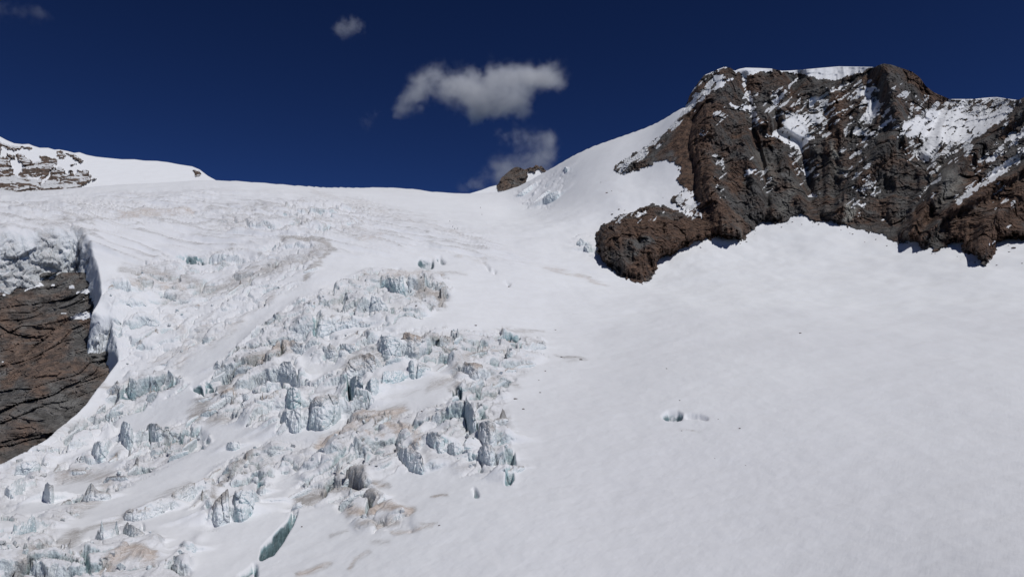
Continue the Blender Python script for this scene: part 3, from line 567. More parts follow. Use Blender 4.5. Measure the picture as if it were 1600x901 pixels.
def glacier_disp(x, y, u, v, rho):
    """vertical relief (m) on the base surface and the masks used by its material"""
    jx = noise2(x*.05, y*.05, 1)+.5*noise2(x*.14, y*.14, 2); jy = noise2(x*.05, y*.05, 3)+.5*noise2(x*.14, y*.14, 4)
    uw = u+jx*5; vw = v+jy*3
    R = samp(ROUGH, uw, vw); pd = samp(PUSH, u+jx*.8, v+jy*2.2); tr = samp(TRENCH, u+jx*.8, v+jy*.4); trm = samp(TRm, u+jx*.8, v+jy*.4)
    D = .9*fbm2(x*.022, y*.022, 3, 5)*(rho/400)
    D = D+.16*fbm2(x*.16, y*.16, 3, 9)
    D = D*(1-.75*sstep(850, 1050, rho))
    crm = 0
    idx = np.nonzero(R > .02)
    xx, yy, rr = x[idx], y[idx], R[idx]
    sc = np.clip(rho[idx]/330, .6, 1.9)**.8                      # bigger blocks in the upper, steeper reach
    wx = xx+5*noise2(xx*.06, yy*.06, 11)+2*noise2(xx*.2, yy*.2, 13); wy = yy+5*noise2(xx*.06, yy*.06, 12)+2*noise2(xx*.2, yy*.2, 14)
    # blocks: elongated along the flow, which runs from upper right to lower left
    a = .75; gx = (wx*math.cos(a)+wy*math.sin(a)); gy = (-wx*math.sin(a)+wy*math.cos(a))
    bro = sstep(-.35, .35, noise2(xx*.03, yy*.03, 15)+.4*noise2(xx*.08, yy*.08, 16))      # broken reaches between smoother ones
    f1, f2, cid, ox, oy = worley2(gx/34, gy/15, 1)
    blk = (cid-.45)*9.5+3.0*(ox*.6-oy*1.0)-1.6*(1-sstep(0, .14, f2-f1))-3.2*(1-sstep(0, .05, f2-f1))
    g1, g2, did, px, py = worley2(gx/12, gy/7.0, 2)
    blk2 = (did-.45)*4.4+1.8*(px-py)-1.0*(1-sstep(0, .14, g2-g1))-1.8*(1-sstep(0, .06, g2-g1))
    h1, h2, eid, qx, qy = worley2(wx/4.0, wy/3.2, 3)
    blk3 = ((eid-.5)*1.5+.6*(qx-qy))*sstep(.2, .8, bro)-.35*(1-sstep(0, .2, h2-h1))
    rg = ridge2(wx*.05, wy*.07, 4, 21)
    rough = .95*blk+(.15+.65*bro)*blk2+.55*blk3+1.0*rg*(.3+.7*bro)+.22*fbm2(xx*.9, yy*.9, 2, 31)
    # open crevasses running with the broken rows
    cn = noise2(gx/46+.3*noise2(gx*.05, gy*.05, 23), gy/13, 24); cre = sstep(.11, .035, np.abs(cn))*sstep(.0, .5, noise2(gx*.022, gy*.03, 25)+.25)*sstep(.25, .6, rr)
    D[idx] += rr**1.2*rough*sc-7*cre*sc
    crm = np.zeros_like(D); crm[idx] = cre
    # flow bands and shallow steps of the upper glacier
    bm_ = samp(BAND, uw, vw); st_ = ridge2(x*.010+.5*noise2(x*.03, y*.03, 17), y*.055, 3, 18)
    D = D+bm_*(2.1*st_+.9*ridge2(x*.03, y*.13, 2, 19))*np.clip(rho/600, .5, 1.2)
    D = D-58*pd-tr
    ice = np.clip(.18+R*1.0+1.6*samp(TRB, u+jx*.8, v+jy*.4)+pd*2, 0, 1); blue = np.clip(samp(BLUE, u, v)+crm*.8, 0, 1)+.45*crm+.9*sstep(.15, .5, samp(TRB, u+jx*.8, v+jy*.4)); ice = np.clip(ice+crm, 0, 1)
    dirt = np.maximum(samp(DIRT, u+jx*9, v+jy*5)*.9, .42*bm_*sstep(.85, 1.5, st_))*(1-trm*.7); tan = samp(TANM, uw, vw)
    dust = np.clip(.40+.60*sstep(420, 860, v)*sstep(560, 1100, u)+.55*bm_+.6*R-.75*samp(BOWL, uw, vw)+.3*noise2(x*.012, y*.012, 41), 0, 1)
    return D, ice, blue, dirt, tan, dust, pd

# ------------------------------------------------------------------ glacier sheet
ug = np.concatenate([np.arange(-290, -20, 9), np.arange(-20, 905, 1.25), np.arange(905, 1025, 2.2), np.arange(1025, 1165, 1.2), np.arange(1165, 1265, 2.2), np.arange(1265, 1625, 4.5), np.arange(1625, 1900, 16)])
thc = np.arctan((ug-800)/(FPX*CP)); NC = len(thc)
NL = 1500; Lf = np.concatenate([np.linspace(math.log(82), math.log(150), 60, endpoint=False), np.linspace(math.log(150), math.log(1400), NL-120, endpoint=False), np.linspace(math.log(1400), math.log(2500), 60)])
THg, Lg = np.meshgrid(thc, Lf, indexing='ij'); RHO = np.exp(Lg)
Eb = baseE(THg, Lg); Ub, Vb = dir2uv(THg, Eb)
Xg = (RHO*np.sin(THg)).astype(np.float32); Yg = (RHO*np.cos(THg)).astype(np.float32)
# beyond the crest the masks must not repeat: freeze v at the crest
Vs = np.minimum.accumulate(Vb, axis=1); past = Vb > Vs+.5; Vm = np.where(past, 200.0, Vb)
D, ICEg, BLUEg, DIRTg, TANg, DUSTg, PDg = glacier_disp(Xg, Yg, Ub.astype(np.float32), Vm.astype(np.float32), RHO.astype(np.float32))
RF, RDIRT = raise_field(thc, RHO, None); DIRTg = np.maximum(DIRTg, RDIRT); ICEg = np.maximum(ICEg, np.clip(RF, 0, 1)*.9)
RF = RF*(1+.22*noise2(Xg*.12, Yg*.12, 77)+.15*noise2(Xg*.4, Yg*.4, 78))
Zg = RHO*Eb+D+RF; Ez = Zg/RHO
print('fine grid', round(time.time()-T0, 1), NC)
# rows follow what can be seen: spend them where the surface climbs the picture
run = np.maximum.accumulate(Ez, axis=1); dpx = np.diff(run, axis=1)*FPX; bpx = np.abs(np.diff(Vb, axis=1))
w = np.minimum(dpx, 40)+.55*np.where(RHO[:, 1:] < 1400, bpx, .1)+.02
ker = 21; wp = np.pad(w, [(ker//2, ker//2), (0, 0)], mode='edge'); cs = np.cumsum(np.concatenate([np.zeros((1, w.shape[1])), wp]), axis=0); w = (cs[ker:]-cs[:-ker])/ker
cw = np.concatenate([np.zeros((NC, 1)), np.cumsum(w, axis=1)], 1); cw /= cw[:, -1:]
NR = 860; q = np.linspace(0, 1, NR); GX = np.empty((NC, NR)); idxf = np.arange(len(Lf))
for c in range(NC): GX[c] = np.interp(q, cw[c], idxf)
i0 = np.clip(GX.astype(int), 0, len(Lf)-2); fr = GX-i0; rows = np.arange(NC)[:, None]
def pick(a): return a[rows, i0]*(1-fr)+a[rows, i0+1]*fr
Rr = np.exp(pick(Lg)); Zr = pick(Zg); Th = np.repeat(thc[:, None], NR, 1)
X = Rr*np.sin(Th); Y = Rr*np.cos(Th)
At = {'ice': pick(ICEg), 'blue': pick(BLUEg), 'dirt': pick(DIRTg), 'tan': pick(TANg), 'dust': pick(DUSTg)}
# flutes and chips on the steep faces: push along the horizontal sight direction
sl = np.abs(np.gradient(Zr, axis=1))/np.maximum(np.gradient(Rr, axis=1), 1e-3); stp = sstep(.9, 2.5, sl)*np.clip(At['ice'], 0, 1)
cliff = pick(PDg)
fl = stp*(1.1*fbm3(X*.22, Y*.22, Zr*.10, 3, 51)+.6*ridge3(X*.5, Y*.5, Zr*.35, 2, 55))
cz = np.nonzero(cliff > .02); ca = Th[cz]*600; zz_ = Zr[cz]; wq = 2.5*noise2(ca*.09, zz_*.09, 57); cf = 0
for (wa_, wz_, t_, s_) in ((15, 11, 3.4, 2.8), (6.5, 5, 1.7, 1.5), (2.8, 2.4, .8, .8)):       # broken facets of the ice cliff
    f1, f2, cid, ox, oy = worley2((ca+wq)/wa_, (zz_-.35*ca+wq)/wz_, 58+int(wa_)); cf = cf+t_*(ox*(1.3-2.2*cid)+oy*(.9-1.2*cid))+s_*(cid-.5)-.5*(1-sstep(0, .12, f2-f1))
fl[cz] += sstep(.02, .2, cliff[cz])*sstep(1.5, .8, cliff[cz])*cf
lat = stp*1.6*fbm3(X*.16, Y*.16, Zr*.2, 3, 53)*np.clip(Rr/450, .4, 1.3)
X += -fl*np.sin(Th)+lat*np.cos(Th); Y += -fl*np.cos(Th)-lat*np.sin(Th)
V = np.stack([X, Y, Zr], -1).reshape(-1, 3); F = grid_faces(NC, NR)
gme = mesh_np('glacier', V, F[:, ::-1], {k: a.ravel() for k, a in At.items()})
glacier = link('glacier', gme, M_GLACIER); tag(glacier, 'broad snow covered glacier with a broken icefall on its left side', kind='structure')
print('glacier', round(time.time()-T0, 1), len(F))
# ------------------------------------------------------------------ rock: sheets with their own relief
def tps2(pts, scale=(1/150, 1/150), lam=1e-4):
    p = np.array(pts, float); X = np.stack([p[:, 0]*scale[0], p[:, 1]*scale[1]], 1); n = len(X)
    K = _tps(((X[:, None]-X[None])**2).sum(-1))+np.eye(n)*lam; Pm = np.concatenate([np.ones((n, 1)), X], 1)
    s = np.linalg.solve(np.block([[K, Pm], [Pm.T, np.zeros((3, 3))]]), np.concatenate([p[:, 2], np.zeros(3)]))
    def f(u, v):
        q0 = u*scale[0]; q1 = v*scale[1]; o = s[n]+s[n+1]*q0+s[n+2]*q1
        for i in range(n): o = o+s[i]*_tps((q0-X[i, 0])**2+(q1-X[i, 1])**2)
        return o
    return f
SKY_M = [(900,290),(960,252),(1000,232),(1040,205),(1060,183),(1070,168),(1075,157),(1077,150),(1084,139),(1092,128),(1100,118),(1118,110),(1132,104.5),(1141,106),(1148,111),(1155,108),(1165,106),(1185,106.5),(1206,107.5),(1213,109),(1222,111),(1235,110.5),(1250,109.5),(1275,107),(1310,104),(1340,104.5),(1367,105),(1373,102),(1380,99.5),(1392,101),(1410,107),(1425,112),(1437,121),(1447,135),(1460,145),(1475,151),(1484,155),(1520,155),(1545,152.5),(1558,152),(1585,156),(1592,156),(1600,152),(1640,140),(1720,150),(1860,190)]
ROCKP = [(1076,120),(1076,160),(1066,172),(1058,182),(1050,192),(1040,204),(1030,214),(1012,226),(995,237),(980,246),(966,255),(956,264),(962,268),(973,272),(988,268),(1000,262),(1015,259),(1028,252),(1040,250),(1052,254),(1060,262),(1062,272),(1060,284),(1068,293),(1068,300),(1060,304),(1050,308),(1047,313),(1060,320),(1070,330),(1058,330),(1042,322),(1030,320),(1018,318),(1008,323),(998,327),(985,332),(975,334),(960,340),(945,350),(937,358),(931,370),(931,392),(938,404),(945,412),(955,422),(968,430),(985,438),(1003,443),(1012,438),(1016,436),(1021,430),(1023,424),(1028,412),(1030,402),(1042,400),(1050,399),(1055,393),(1070,386),(1085,377),(1095,378),(1102,374),(1112,376),(1115,367),(1124,369),(1130,372),(1143,371),(1150,375),(1158,377),(1165,374),(1168,367),(1180,358),(1190,344),(1202,347),(1215,349),(1228,345),(1240,338),(1258,335),(1270,345),(1282,347),(1294,345),(1310,350),(1325,353),(1340,360),(1355,362),(1366,364),(1380,366),(1392,374),(1402,379),(1417,380),(1432,374),(1436,388),(1450,387),(1458,383),(1460,393),(1468,390),(1478,385),(1492,377),(1505,376),(1500,390),(1508,396),(1516,399),(1524,395),(1526,406),(1538,413),(1550,403),(1557,394),(1552,384),(1566,375),(1574,371),(1582,373),(1600,375),(1640,378),(1700,384),(1860,400),(1900,400),(1900,60),(1076,60)]
def mapmask(poly, s): return blur(fill(poly), s)
RM = fill(ROCKP)
RM1 = blur(RM, 1); RM8 = blur(RM, 8)
vs_m = np.arange(60, 470, 2.0); us_m = np.arange(880, 1902, 4.0)
HM = hit_map(us_m, vs_m)                                  # glacier distance under the mountain's pixels
def rho_g(u, v):
    x = np.clip((u-us_m[0])/4.0, 0, len(us_m)-1.001); y = np.clip((v-vs_m[0])/2.0, 0, len(vs_m)-1.001); xi = x.astype(int); yi = y.astype(int); fx = x-xi; fy = y-yi
    return (HM[yi, xi]*(1-fx)+HM[yi, xi+1]*fx)*(1-fy)+(HM[yi+1, xi]*(1-fx)+HM[yi+1, xi+1]*fx)*fy
own = tps2([(940,370,745),(1000,440,688),(1020,400,722),(985,335,800),(1050,330,860),(1090,375,778),(1110,340,850),(1060,275,960),(960,262,985),(1010,235,1020),(1050,200,1045),(1076,160,1062),(1100,120,1085),(1140,107,1105),
 (1160,375,815),(1210,345,868),(1260,335,880),(1340,358,850),(1410,378,800),(1470,388,750),(1540,410,690),(1600,372,745),(1640,385,715),(1800,390,690),
 (1120,290,905),(1200,290,930),(1270,290,960),(1340,290,925),(1430,300,880),(1520,310,815),(1600,310,825),(1750,310,790),
 (1120,210,985),(1200,210,1010),(1260,210,1035),(1330,210,1005),(1400,200,990),(1480,220,985),(1540,240,920),(1600,210,930),(1750,210,900),
 (1200,112,1125),(1280,108,1150),(1340,106,1140),(1380,100,1105),(1430,120,1090),(1480,155,1095),(1550,153,1090),(1600,154,1010),(1700,150,960),(1860,190,900)])
REL = newmap() # buttresses (+) and gullies (-), metres towards the camera
for pts, w, h in [([(1140,108),(1115,170),(1095,230),(1105,290),(1130,340),(1155,372)], 38, 16),([(1075,165),(1040,215),(975,262)], 10, 5),
 ([(1215,115),(1225,150),(1200,190)], 24, 10),([(1190,175),(1160,230),(1180,290),(1215,335)], 20, 9),([(1225,250),(1240,300),(1260,325)], 18, 7),
 ([(1380,102),(1400,150),(1405,200),(1375,240),(1335,290),(1310,340)], 26, 17),([(1300,140),(1310,200),(1295,260),(1290,330)], 16, 8),
 ([(1620,150),(1590,175),(1540,215),(1490,265),(1455,310),(1420,365)], 22, 20),([(1600,262),(1540,300),(1480,330),(1440,375)], 16, 12),([(1600,300),(1545,350),(1530,400)], 22, 12),
 ([(1163,118),(1172,160),(1176,200),(1190,250),(1200,320)], 9, -9),([(1250,115),(1235,150),(1212,165),(1215,205),(1250,225),(1262,270),(1266,330)], 12, -12),
 ([(1330,125),(1290,150),(1262,170)], 9, -6),([(1370,150),(1360,185),(1330,215)], 9, -7),([(1480,160),(1455,200),(1430,240),(1445,255)], 16, -10),([(1590,165),(1550,205),(1510,225),(1470,260),(1430,330)], 9, -9),
 ([(1595,248),(1540,280),(1500,308)], 9, -8),([(1085,175),(1060,230),(1075,300)], 16, -6),([(1020,330),(1010,370),(1020,400)], 12, 4),([(950,360),(965,400),(1000,435)], 12, 4),([(985,345),(1000,380)], 6, -4),([(1040,345),(1060,380)], 12, 3)]:
    REL += stroke(pts, w, h*2.2, newmap())
WARM = newmap(); PALE = newmap()
for pts, w, s in [([(1090,170),(1075,230),(1095,300),(1110,345)], 40, .95),([(960,370),(1020,350),(1090,365),(1010,410)], 34, .9),([(1150,260),(1150,290)], 18, .6),([(1310,150),(1300,230)], 18, .6),([(1440,110),(1460,150)], 22, .6),([(1540,300),(1600,320),(1560,370),(1500,350)], 40, 1),([(1440,330),(1430,370)], 16, .7),([(1480,380),(1600,372)], 14, .6),([(1390,250),(1350,280)], 20, .4)]: stroke(pts, w, s, WARM)
for pts, w, s in [([(1185,240),(1210,280)], 16, .22),([(1325,322),(1330,340)], 8, .95),([(1298,222),(1304,245)], 6, .7),([(1310,265),(1325,270)], 8, .6),([(1470,265),(1500,280),(1470,310)], 16, .4),([(1335,330),(1318,345)], 6, .9),([(1240,290),(1220,330)], 12, .25),([(1200,170),(1240,190)], 14, .15),([(1150,340),(1160,370)], 10, .15)]: stroke(pts, w, s, PALE)
PATCH = [ # snow lying on the mountain, each a patch of its own
 [(1145,112),(1150,96),(1208,96),(1207,113),(1195,113),(1183,114),(1172,116),(1166,121),(1161,119),(1155,115)],
 [(1218,112),(1220,96),(1370,96),(1366,106),(1355,110),(1338,115),(1322,120),(1310,124),(1292,126),(1275,123),(1262,118),(1248,115),(1235,114)],
 [(1160,119),(1166,120),(1166,130),(1169,143),(1174,152),(1178,162),(1171,163),(1166,148),(1162,135)],
 [(1138,158),(1150,164),(1165,166),(1180,166),(1183,172),(1172,176),(1158,172),(1147,170)],
 [(1174,176),(1186,175),(1180,184),(1186,188),(1176,195),(1174,186)],
 [(1207,158),(1215,150),(1225,145),(1227,148),(1218,158),(1220,164),(1210,170),(1214,178)],
 [(1224,142),(1238,126),(1246,122),(1244,127),(1232,138),(1227,146)],
 [(1196,213),(1210,214),(1225,222),(1240,234),(1252,236),(1262,222),(1275,215),(1262,205),(1266,198),(1296,186),(1280,177),(1255,178),(1235,183),(1222,188),(1222,200),(1210,204)],
 [(1260,162),(1268,152),(1285,147),(1310,136),(1332,126),(1322,136),(1300,145),(1288,152),(1276,160),(1266,170)],
 [(1335,140),(1350,136),(1373,134),(1363,148),(1355,160),(1344,163),(1349,150),(1340,147)],
 [(1356,160),(1366,151),(1371,153),(1368,170),(1378,164),(1370,180),(1364,187),(1350,190),(1342,186),(1352,176)],
 [(1334,196),(1340,196),(1350,208),(1366,205),(1394,178),(1398,172),(1392,188),(1376,202),(1362,212),(1342,213),(1335,210)],
 [(1413,193),(1425,186),(1440,181),(1450,174),(1468,172),(1492,167),(1500,164),(1508,166),(1502,174),(1512,182),(1538,181),(1560,172),(1575,166),(1590,160),(1586,166),(1572,182),(1560,192),(1542,205),(1520,219),(1506,224),(1486,221),(1470,226),(1458,234),(1452,246),(1447,256),(1440,250),(1430,243),(1438,234),(1446,222),(1432,214),(1412,212),(1400,217),(1408,205)],
 [(1480,156),(1488,150),(1540,148),(1560,148),(1590,152),(1588,158),(1575,156),(1552,155),(1530,156),(1500,157)],
 [(1620,228),(1602,238),(1594,252),(1572,270),(1548,284),(1526,298),(1502,312),(1500,308),(1524,290),(1540,278),(1556,260),(1575,248),(1600,232)],
 [(1534,254),(1550,243),(1572,234),(1564,244),(1552,252)],[(1566,220),(1585,211),(1610,202),(1608,210),(1588,219)],
 [(1252,262),(1262,266),(1280,254),(1276,262),(1262,276),(1258,274)],[(1341,320),(1352,316),(1352,320),(1343,324)],[(1364,310),(1372,286),(1369,292),(1362,296)],
 [(1340,302),(1350,294),(1358,292),(1352,299)],[(1260,305),(1272,302),(1283,303),(1272,308),(1262,311)],[(1163,268),(1172,263),(1182,265),(1176,271),(1164,275)],[(1458,268),(1470,258),(1479,250),(1472,260),(1462,268)],
 [(1112,119),(1122,116),(1132,119),(1128,124),(1138,122),(1146,122),(1140,127),(1131,131),(1126,137),(1118,141),(1117,136),(1120,129),(1113,126)],
 [(1108,138),(1104,144),(1095,150),(1086,158),(1074,168),(1062,178),(1056,180),(1070,166),(1086,152),(1098,142)],
 [(1098,117),(1118,108),(1134,102),(1140,104),(1132,108),(1118,113),(1106,118)],
 [(1068,292),(1080,300),(1092,318),(1086,328),(1074,318),(1062,306)],[(1062,316),(1076,326),(1086,338),(1074,338),(1062,330)],[(1088,326),(1098,336),(1094,342)],
 [(995,332),(1010,328),(1012,334),(1000,340),(988,338)],[(1550,380),(1556,374),(1553,382),(1545,384)],[(1480,156),(1500,160),(1485,166)],[(1322,155),(1334,146),(1330,156)]]
PID = newmap()
for i, p in enumerate(PATCH): np.maximum(PID, fill(p, newmap(), i+1), out=PID)
SNOWY = newmap()
for pts, w, s in [([(1380,130),(1400,170),(1440,190),(1500,175),(1570,165)], 40, .16),([(1340,150),(1320,190),(1260,200)], 36, .12),([(1110,130),(1060,180),(990,245)], 12, .42),([(1000,255),(970,265)], 10, .25),([(1160,130),(1170,190)], 20, .06),([(1430,230),(1460,260)], 30, .12),([(1300,240),(1260,290)], 40, .06),([(1600,190),(1560,230)], 30, .1),([(1060,310),(1090,335)], 14, .2)]: stroke(pts, w, s, SNOWY)

def rock_relief(P, amp=1.0, s=0, dirv=(.70, .12, .70)):
    """buttresses, leaning beds and broken facets; returns metres outward"""
    x, y, z = P[..., 0], P[..., 1], P[..., 2]
    jx = 9*noise3(x*.025, y*.025, z*.025, s+1)+3*noise3(x*.09, y*.09, z*.09, s+4); jz = 9*noise3(x*.025, y*.025, z*.025, s+2)+3*noise3(x*.09, y*.09, z*.09, s+3)
    d = -x*dirv[0]+y*dirv[1]+z*dirv[2]; e = x*dirv[2]+z*dirv[0]
    r = 10.0*ridge3(x*.016, y*.010, z*.004, 3, s+2)
    for (ea, da, tilt, st, crk) in ((36, 22, 5.5, 4.5, 1.6), (16, 9.5, 2.6, 2.2, 1.0), (7, 4.2, 1.1, 1.0, .5)):
        f1, f2, cid, ox, oy = worley2((e+jx)/ea, (d+jz)/da, s+ea)
        r = r+(cid-.5)*st+tilt*(ox*(1.2-2.2*cid)+oy*(-.3+.9*cid))-crk*(1-sstep(0, .10, f2-f1))
    g1, g2, did, px, py = worley2((e+.6*jx)/3.2, (d+.6*jz)/2.2, s+13)
    r = r+1.2*(did-.5)+.8*(px-py)+1.3*ridge3(x*.12, y*.12, z*.10, 3, s+11)
    return r*amp
print('rock maps', round(time.time()-T0, 1))
# ---- mountain
um = np.concatenate([np.arange(918, 1610, 1.25), np.arange(1610, 1880, 8.0)]); NM = len(um)
sk = np.interp(um, [a for a, b in SKY_M], [b for a, b in SKY_M])
rows = 300; backn = 14
t = np.linspace(0, 1, rows)[:, None]; vbot = 462.0
Vm_ = vbot+(sk[None]-vbot)*t; Um_ = np.repeat(um[None], rows, 0)
rg = rho_g(Um_, np.maximum(Vm_, 120)); ro = own(Um_, Vm_)-samp(REL, Um_, Vm_)
ju = 2.5*noise2(Um_*.05, Vm_*.05, 60)+3.2*noise2(Um_*.15, Vm_*.15, 61)+2.4*noise2(Um_*.42, Vm_*.42, 62); jv = 1.5*noise2(Um_*.05, Vm_*.05, 160)+3.0*noise2(Um_*.15, Vm_*.15, 161)+2.4*noise2(Um_*.42, Vm_*.42, 162)
ju[Vm_ < 200] *= .3; jv[Vm_ < 200] *= .3
m1 = samp(RM1, Um_+ju, Vm_+jv); m8 = samp(RM8, Um_+ju, Vm_+jv)
rg2 = np.minimum(rg, ro+60)
wgt = sstep(.48, .99, m8)
Pm0 = P3(Um_, Vm_, rg2*(1-wgt)+ro*wgt)
rel = rock_relief(Pm0, 1.0, 3)+8*ridge2(Um_*.021+.004*(Vm_-110)*(Um_-1230)/300+.2*noise2(Um_*.02, Vm_*.02, 170), Vm_*.0045, 3, 171); rel = rel-np.median(rel)
edge_n = 0
pid = np.rint(samp(PID, Um_, Vm_)); pidw = np.zeros_like(pid)
wu = Um_+4.0*noise2(Um_*.10, Vm_*.10, 63)+2.6*noise2(Um_*.33, Vm_*.33, 64); wv = Vm_+3.0*noise2(Um_*.10, Vm_*.10, 65)+2.2*noise2(Um_*.33, Vm_*.33, 66)
pidw = PID[np.clip(np.rint(wv).astype(int), 0, MH-1), np.clip(np.rint(wu-U0).astype(int), 0, MW-1)].astype(int)
tt_ = Um_*.77-Vm_*.64; nn_ = Um_*.64+Vm_*.77                                  # along and across the leaning beds
gap = ridge2(tt_*.035, nn_*.11, 4, 67)                                # rock ribs breaking through the patches
DENS = newmap()
for pts, w_, s_ in [([(1225,170),(1260,200),(1290,170)], 34, .34),([(1340,140),(1365,170),(1345,205)], 26, .34),([(1300,150),(1280,160)], 20, .2),([(1430,190),(1490,175),(1560,170)], 34, .52),([(1430,230),(1460,250),(1500,225)], 24, .34),([(1120,125),(1085,155),(1060,180),(1000,240),(970,262)], 13, .50),([(1170,150),(1180,190)], 16, .22),([(1210,150),(1225,145)], 12, .25),([(1600,205),(1560,235),(1530,255)], 22, .34),([(1540,275),(1500,310)], 10, .3),([(1400,130),(1420,160)], 20, .18),([(1250,240),(1265,280)], 18, .26),([(1330,250),(1360,290),(1340,315)], 26, .18),([(1460,265),(1450,300)], 18, .14),([(1180,250),(1200,290)], 14, .12),([(1070,310),(1085,330)], 14, .4),([(990,332),(960,342)], 8, .45),([(1000,345),(1030,335)], 12, .12),([(1100,200),(1130,170)], 16, .10),([(1560,300),(1580,340)], 24, .08),([(1120,250),(1130,300)], 20, .04)]: stroke(pts, w_, s_, DENS)
strk = .70*noise2(tt_*.045, nn_*.15, 167)+.38*noise2(tt_*.10, nn_*.33, 168)+.16*noise2(Um_*.5, Vm_*.6, 169)
spot = sstep(.0, .06, strk-(.37-1.2*np.clip(samp(DENS, Um_, Vm_), 0, 1)))*(samp(DENS, Um_, Vm_) > .02)
big = np.isin(pidw, [1, 2, 14]); pidw = np.where((pidw > 0) & ~big & (gap > 1.42), 0, pidw)
pidw[(t*np.ones_like(pidw)) > 1.5] = 0
sn = blur_s = (pidw > 0).astype(np.float32)
relf = rel*(1-.55*sn)-1.0*sn-.8*spot*(1-sn)
rho_in = rg2*(1-wgt)+ro*wgt-relf*(.16+.84*sstep(.5, .97, m8))
mm = m1+edge_n
# outside the outline the rock dips under the glacier, inside it stands proud
rho_m = rho_in+np.where(mm < .5, (0.5-mm)*55+2.5, -(np.minimum(mm, 1)-.5)*5-1.0)
inside = mm >= .5
rho_m = np.where(inside, np.minimum(rho_m, rg-1.2-(np.minimum(mm, 1)-.5)*4), np.maximum(rho_m, rg+2.5))
Pm = P3(Um_, Vm_, rho_m)
# behind the skyline the mountain falls away on its far side
top = Pm[-1]; th_t = np.arctan2(top[:, 0], top[:, 1]); r_t = np.hypot(top[:, 0], top[:, 1]); back = []
for k in range(1, backn+1):
    dd = 9*k**1.7; zz = top[:, 2]-dd*(.12+.05*k)-2*np.abs(noise2(um*.05, np.full(NM, k*.7), 71)); rr = r_t+dd
    back.append(np.stack([rr*np.sin(th_t), rr*np.cos(th_t), zz], -1))
PM = np.concatenate([Pm, np.array(back)], 0); nr = rows+backn
def ext(a, val=None): return np.concatenate([a, np.repeat(a[-1:], backn, 0) if val is None else np.full((backn, NM), val)], 0)
AM = {'warm': ext(np.clip(samp(WARM, Um_, Vm_), 0, 1)), 'pale': ext(samp(PALE, wu, wv)), 'snow': ext(samp(SNOWY, Um_, Vm_)*.6-.25+1.6*spot), 'ice': ext(Um_*0), 'blue': ext(Um_*0), 'dirt': ext(.05+Um_*0), 'tan': ext(Um_*0), 'dust': ext(.3+Um_*0)}
AM = {k: a.ravel() for k, a in AM.items()}
VM = PM.reshape(-1, 3); FM = grid_faces(nr, NM)
pf = ext(pidw.astype(float)).astype(int).ravel()[FM]
fid = np.where((pf == pf[:, :1]).sum(1) >= 3, pf[:, 0], pf.max(1)*(np.count_nonzero(pf, axis=1) >= 3))
M_ROCK = rock_material('gneiss_rock', .9, (.3, .5, .2), 1.25)
v_, f_, a_ = submesh(VM, FM, AM, fid == 0)
mountain = link('mountain', mesh_np('mountain', v_, f_, {k: a_[k] for k in ('warm', 'pale', 'snow')}, smooth=False), M_ROCK)
tag(mountain, 'dark brown rock mountain with snow patches and a white cap above the snow basin', kind='structure')
for i in range(1, len(PATCH)+1):
    sel = fid == i
    if sel.sum() < 6: continue
    v_, f_, a_ = submesh(VM, FM, AM, sel)
    link('snow_cap' if i in (1, 2) else 'snow_patch', mesh_np('snow_patch', v_, f_, {k: a_[k] for k in ('ice', 'blue', 'dirt', 'tan', 'dust')}), M_GLACIER, mountain)
print('mountain', round(time.time()-T0, 1), len(FM))

# ---- generic far sheet: rows from a base line up to a skyline
def far_sheet(name, label, u0, u1, step, base, skyl, rho_fn, rows, relief, snow_mask, warm, mat, part=True, vjag=0):
    um = np.arange(u0, u1, step); n = len(um)
    sk = np.interp(um, [a for a, b in skyl], [b for a, b in skyl]); bs = np.interp(um, [a for a, b in base], [b for a, b in base])
    t = np.linspace(0, 1, rows)[:, None]; Vv = bs+(sk-bs)*t; Uu = np.repeat(um[None], rows, 0)
    r0 = rho_fn(Uu, Vv); P = P3(Uu, Vv, r0)
    wu = Uu+3.2*noise2(Uu*.13, Vv*.13, 81)+2.0*noise2(Uu*.45, Vv*.45, 82); wv = Vv+2.2*noise2(Uu*.13, Vv*.13, 83)+1.6*noise2(Uu*.45, Vv*.45, 84)
    rock = samp(snow_mask, wu, wv) > .5
    gap = ridge2(Uu*.06, Vv*.16, 3, 85); rock &= gap < 1.62
    rel = rock_relief(P, relief, 21)
    P = P3(Uu, Vv, r0-np.where(rock, rel+1.0, rel*.08))
    top = P[-1]; th_t = np.arctan2(top[:, 0], top[:, 1]); r_t = np.hypot(top[:, 0], top[:, 1]); bk = []
    for k in range(1, 9):
        dd = 12*k**1.6; bk.append(np.stack([(r_t+dd)*np.sin(th_t), (r_t+dd)*np.cos(th_t), top[:, 2]-dd*(.10+.07*k)], -1))
    PP = np.concatenate([P, np.array(bk)], 0); nr = rows+8
    def ex(a): return np.concatenate([a, np.repeat(a[-1:]*0, 8, 0)], 0).ravel()
    A = {'warm': ex(warm+Uu*0), 'pale': ex(Uu*0+.1), 'snow': ex(Uu*0+.10), 'ice': ex(Uu*0), 'blue': ex(Uu*0), 'dirt': ex(Uu*0+.04), 'tan': ex(Uu*0), 'dust': ex(Uu*0+.2)}
    VV = PP.reshape(-1, 3); FF = grid_faces(nr, n); rk = ex(rock.astype(float))[FF].sum(1) >= 2
    return VV, FF, A, rk
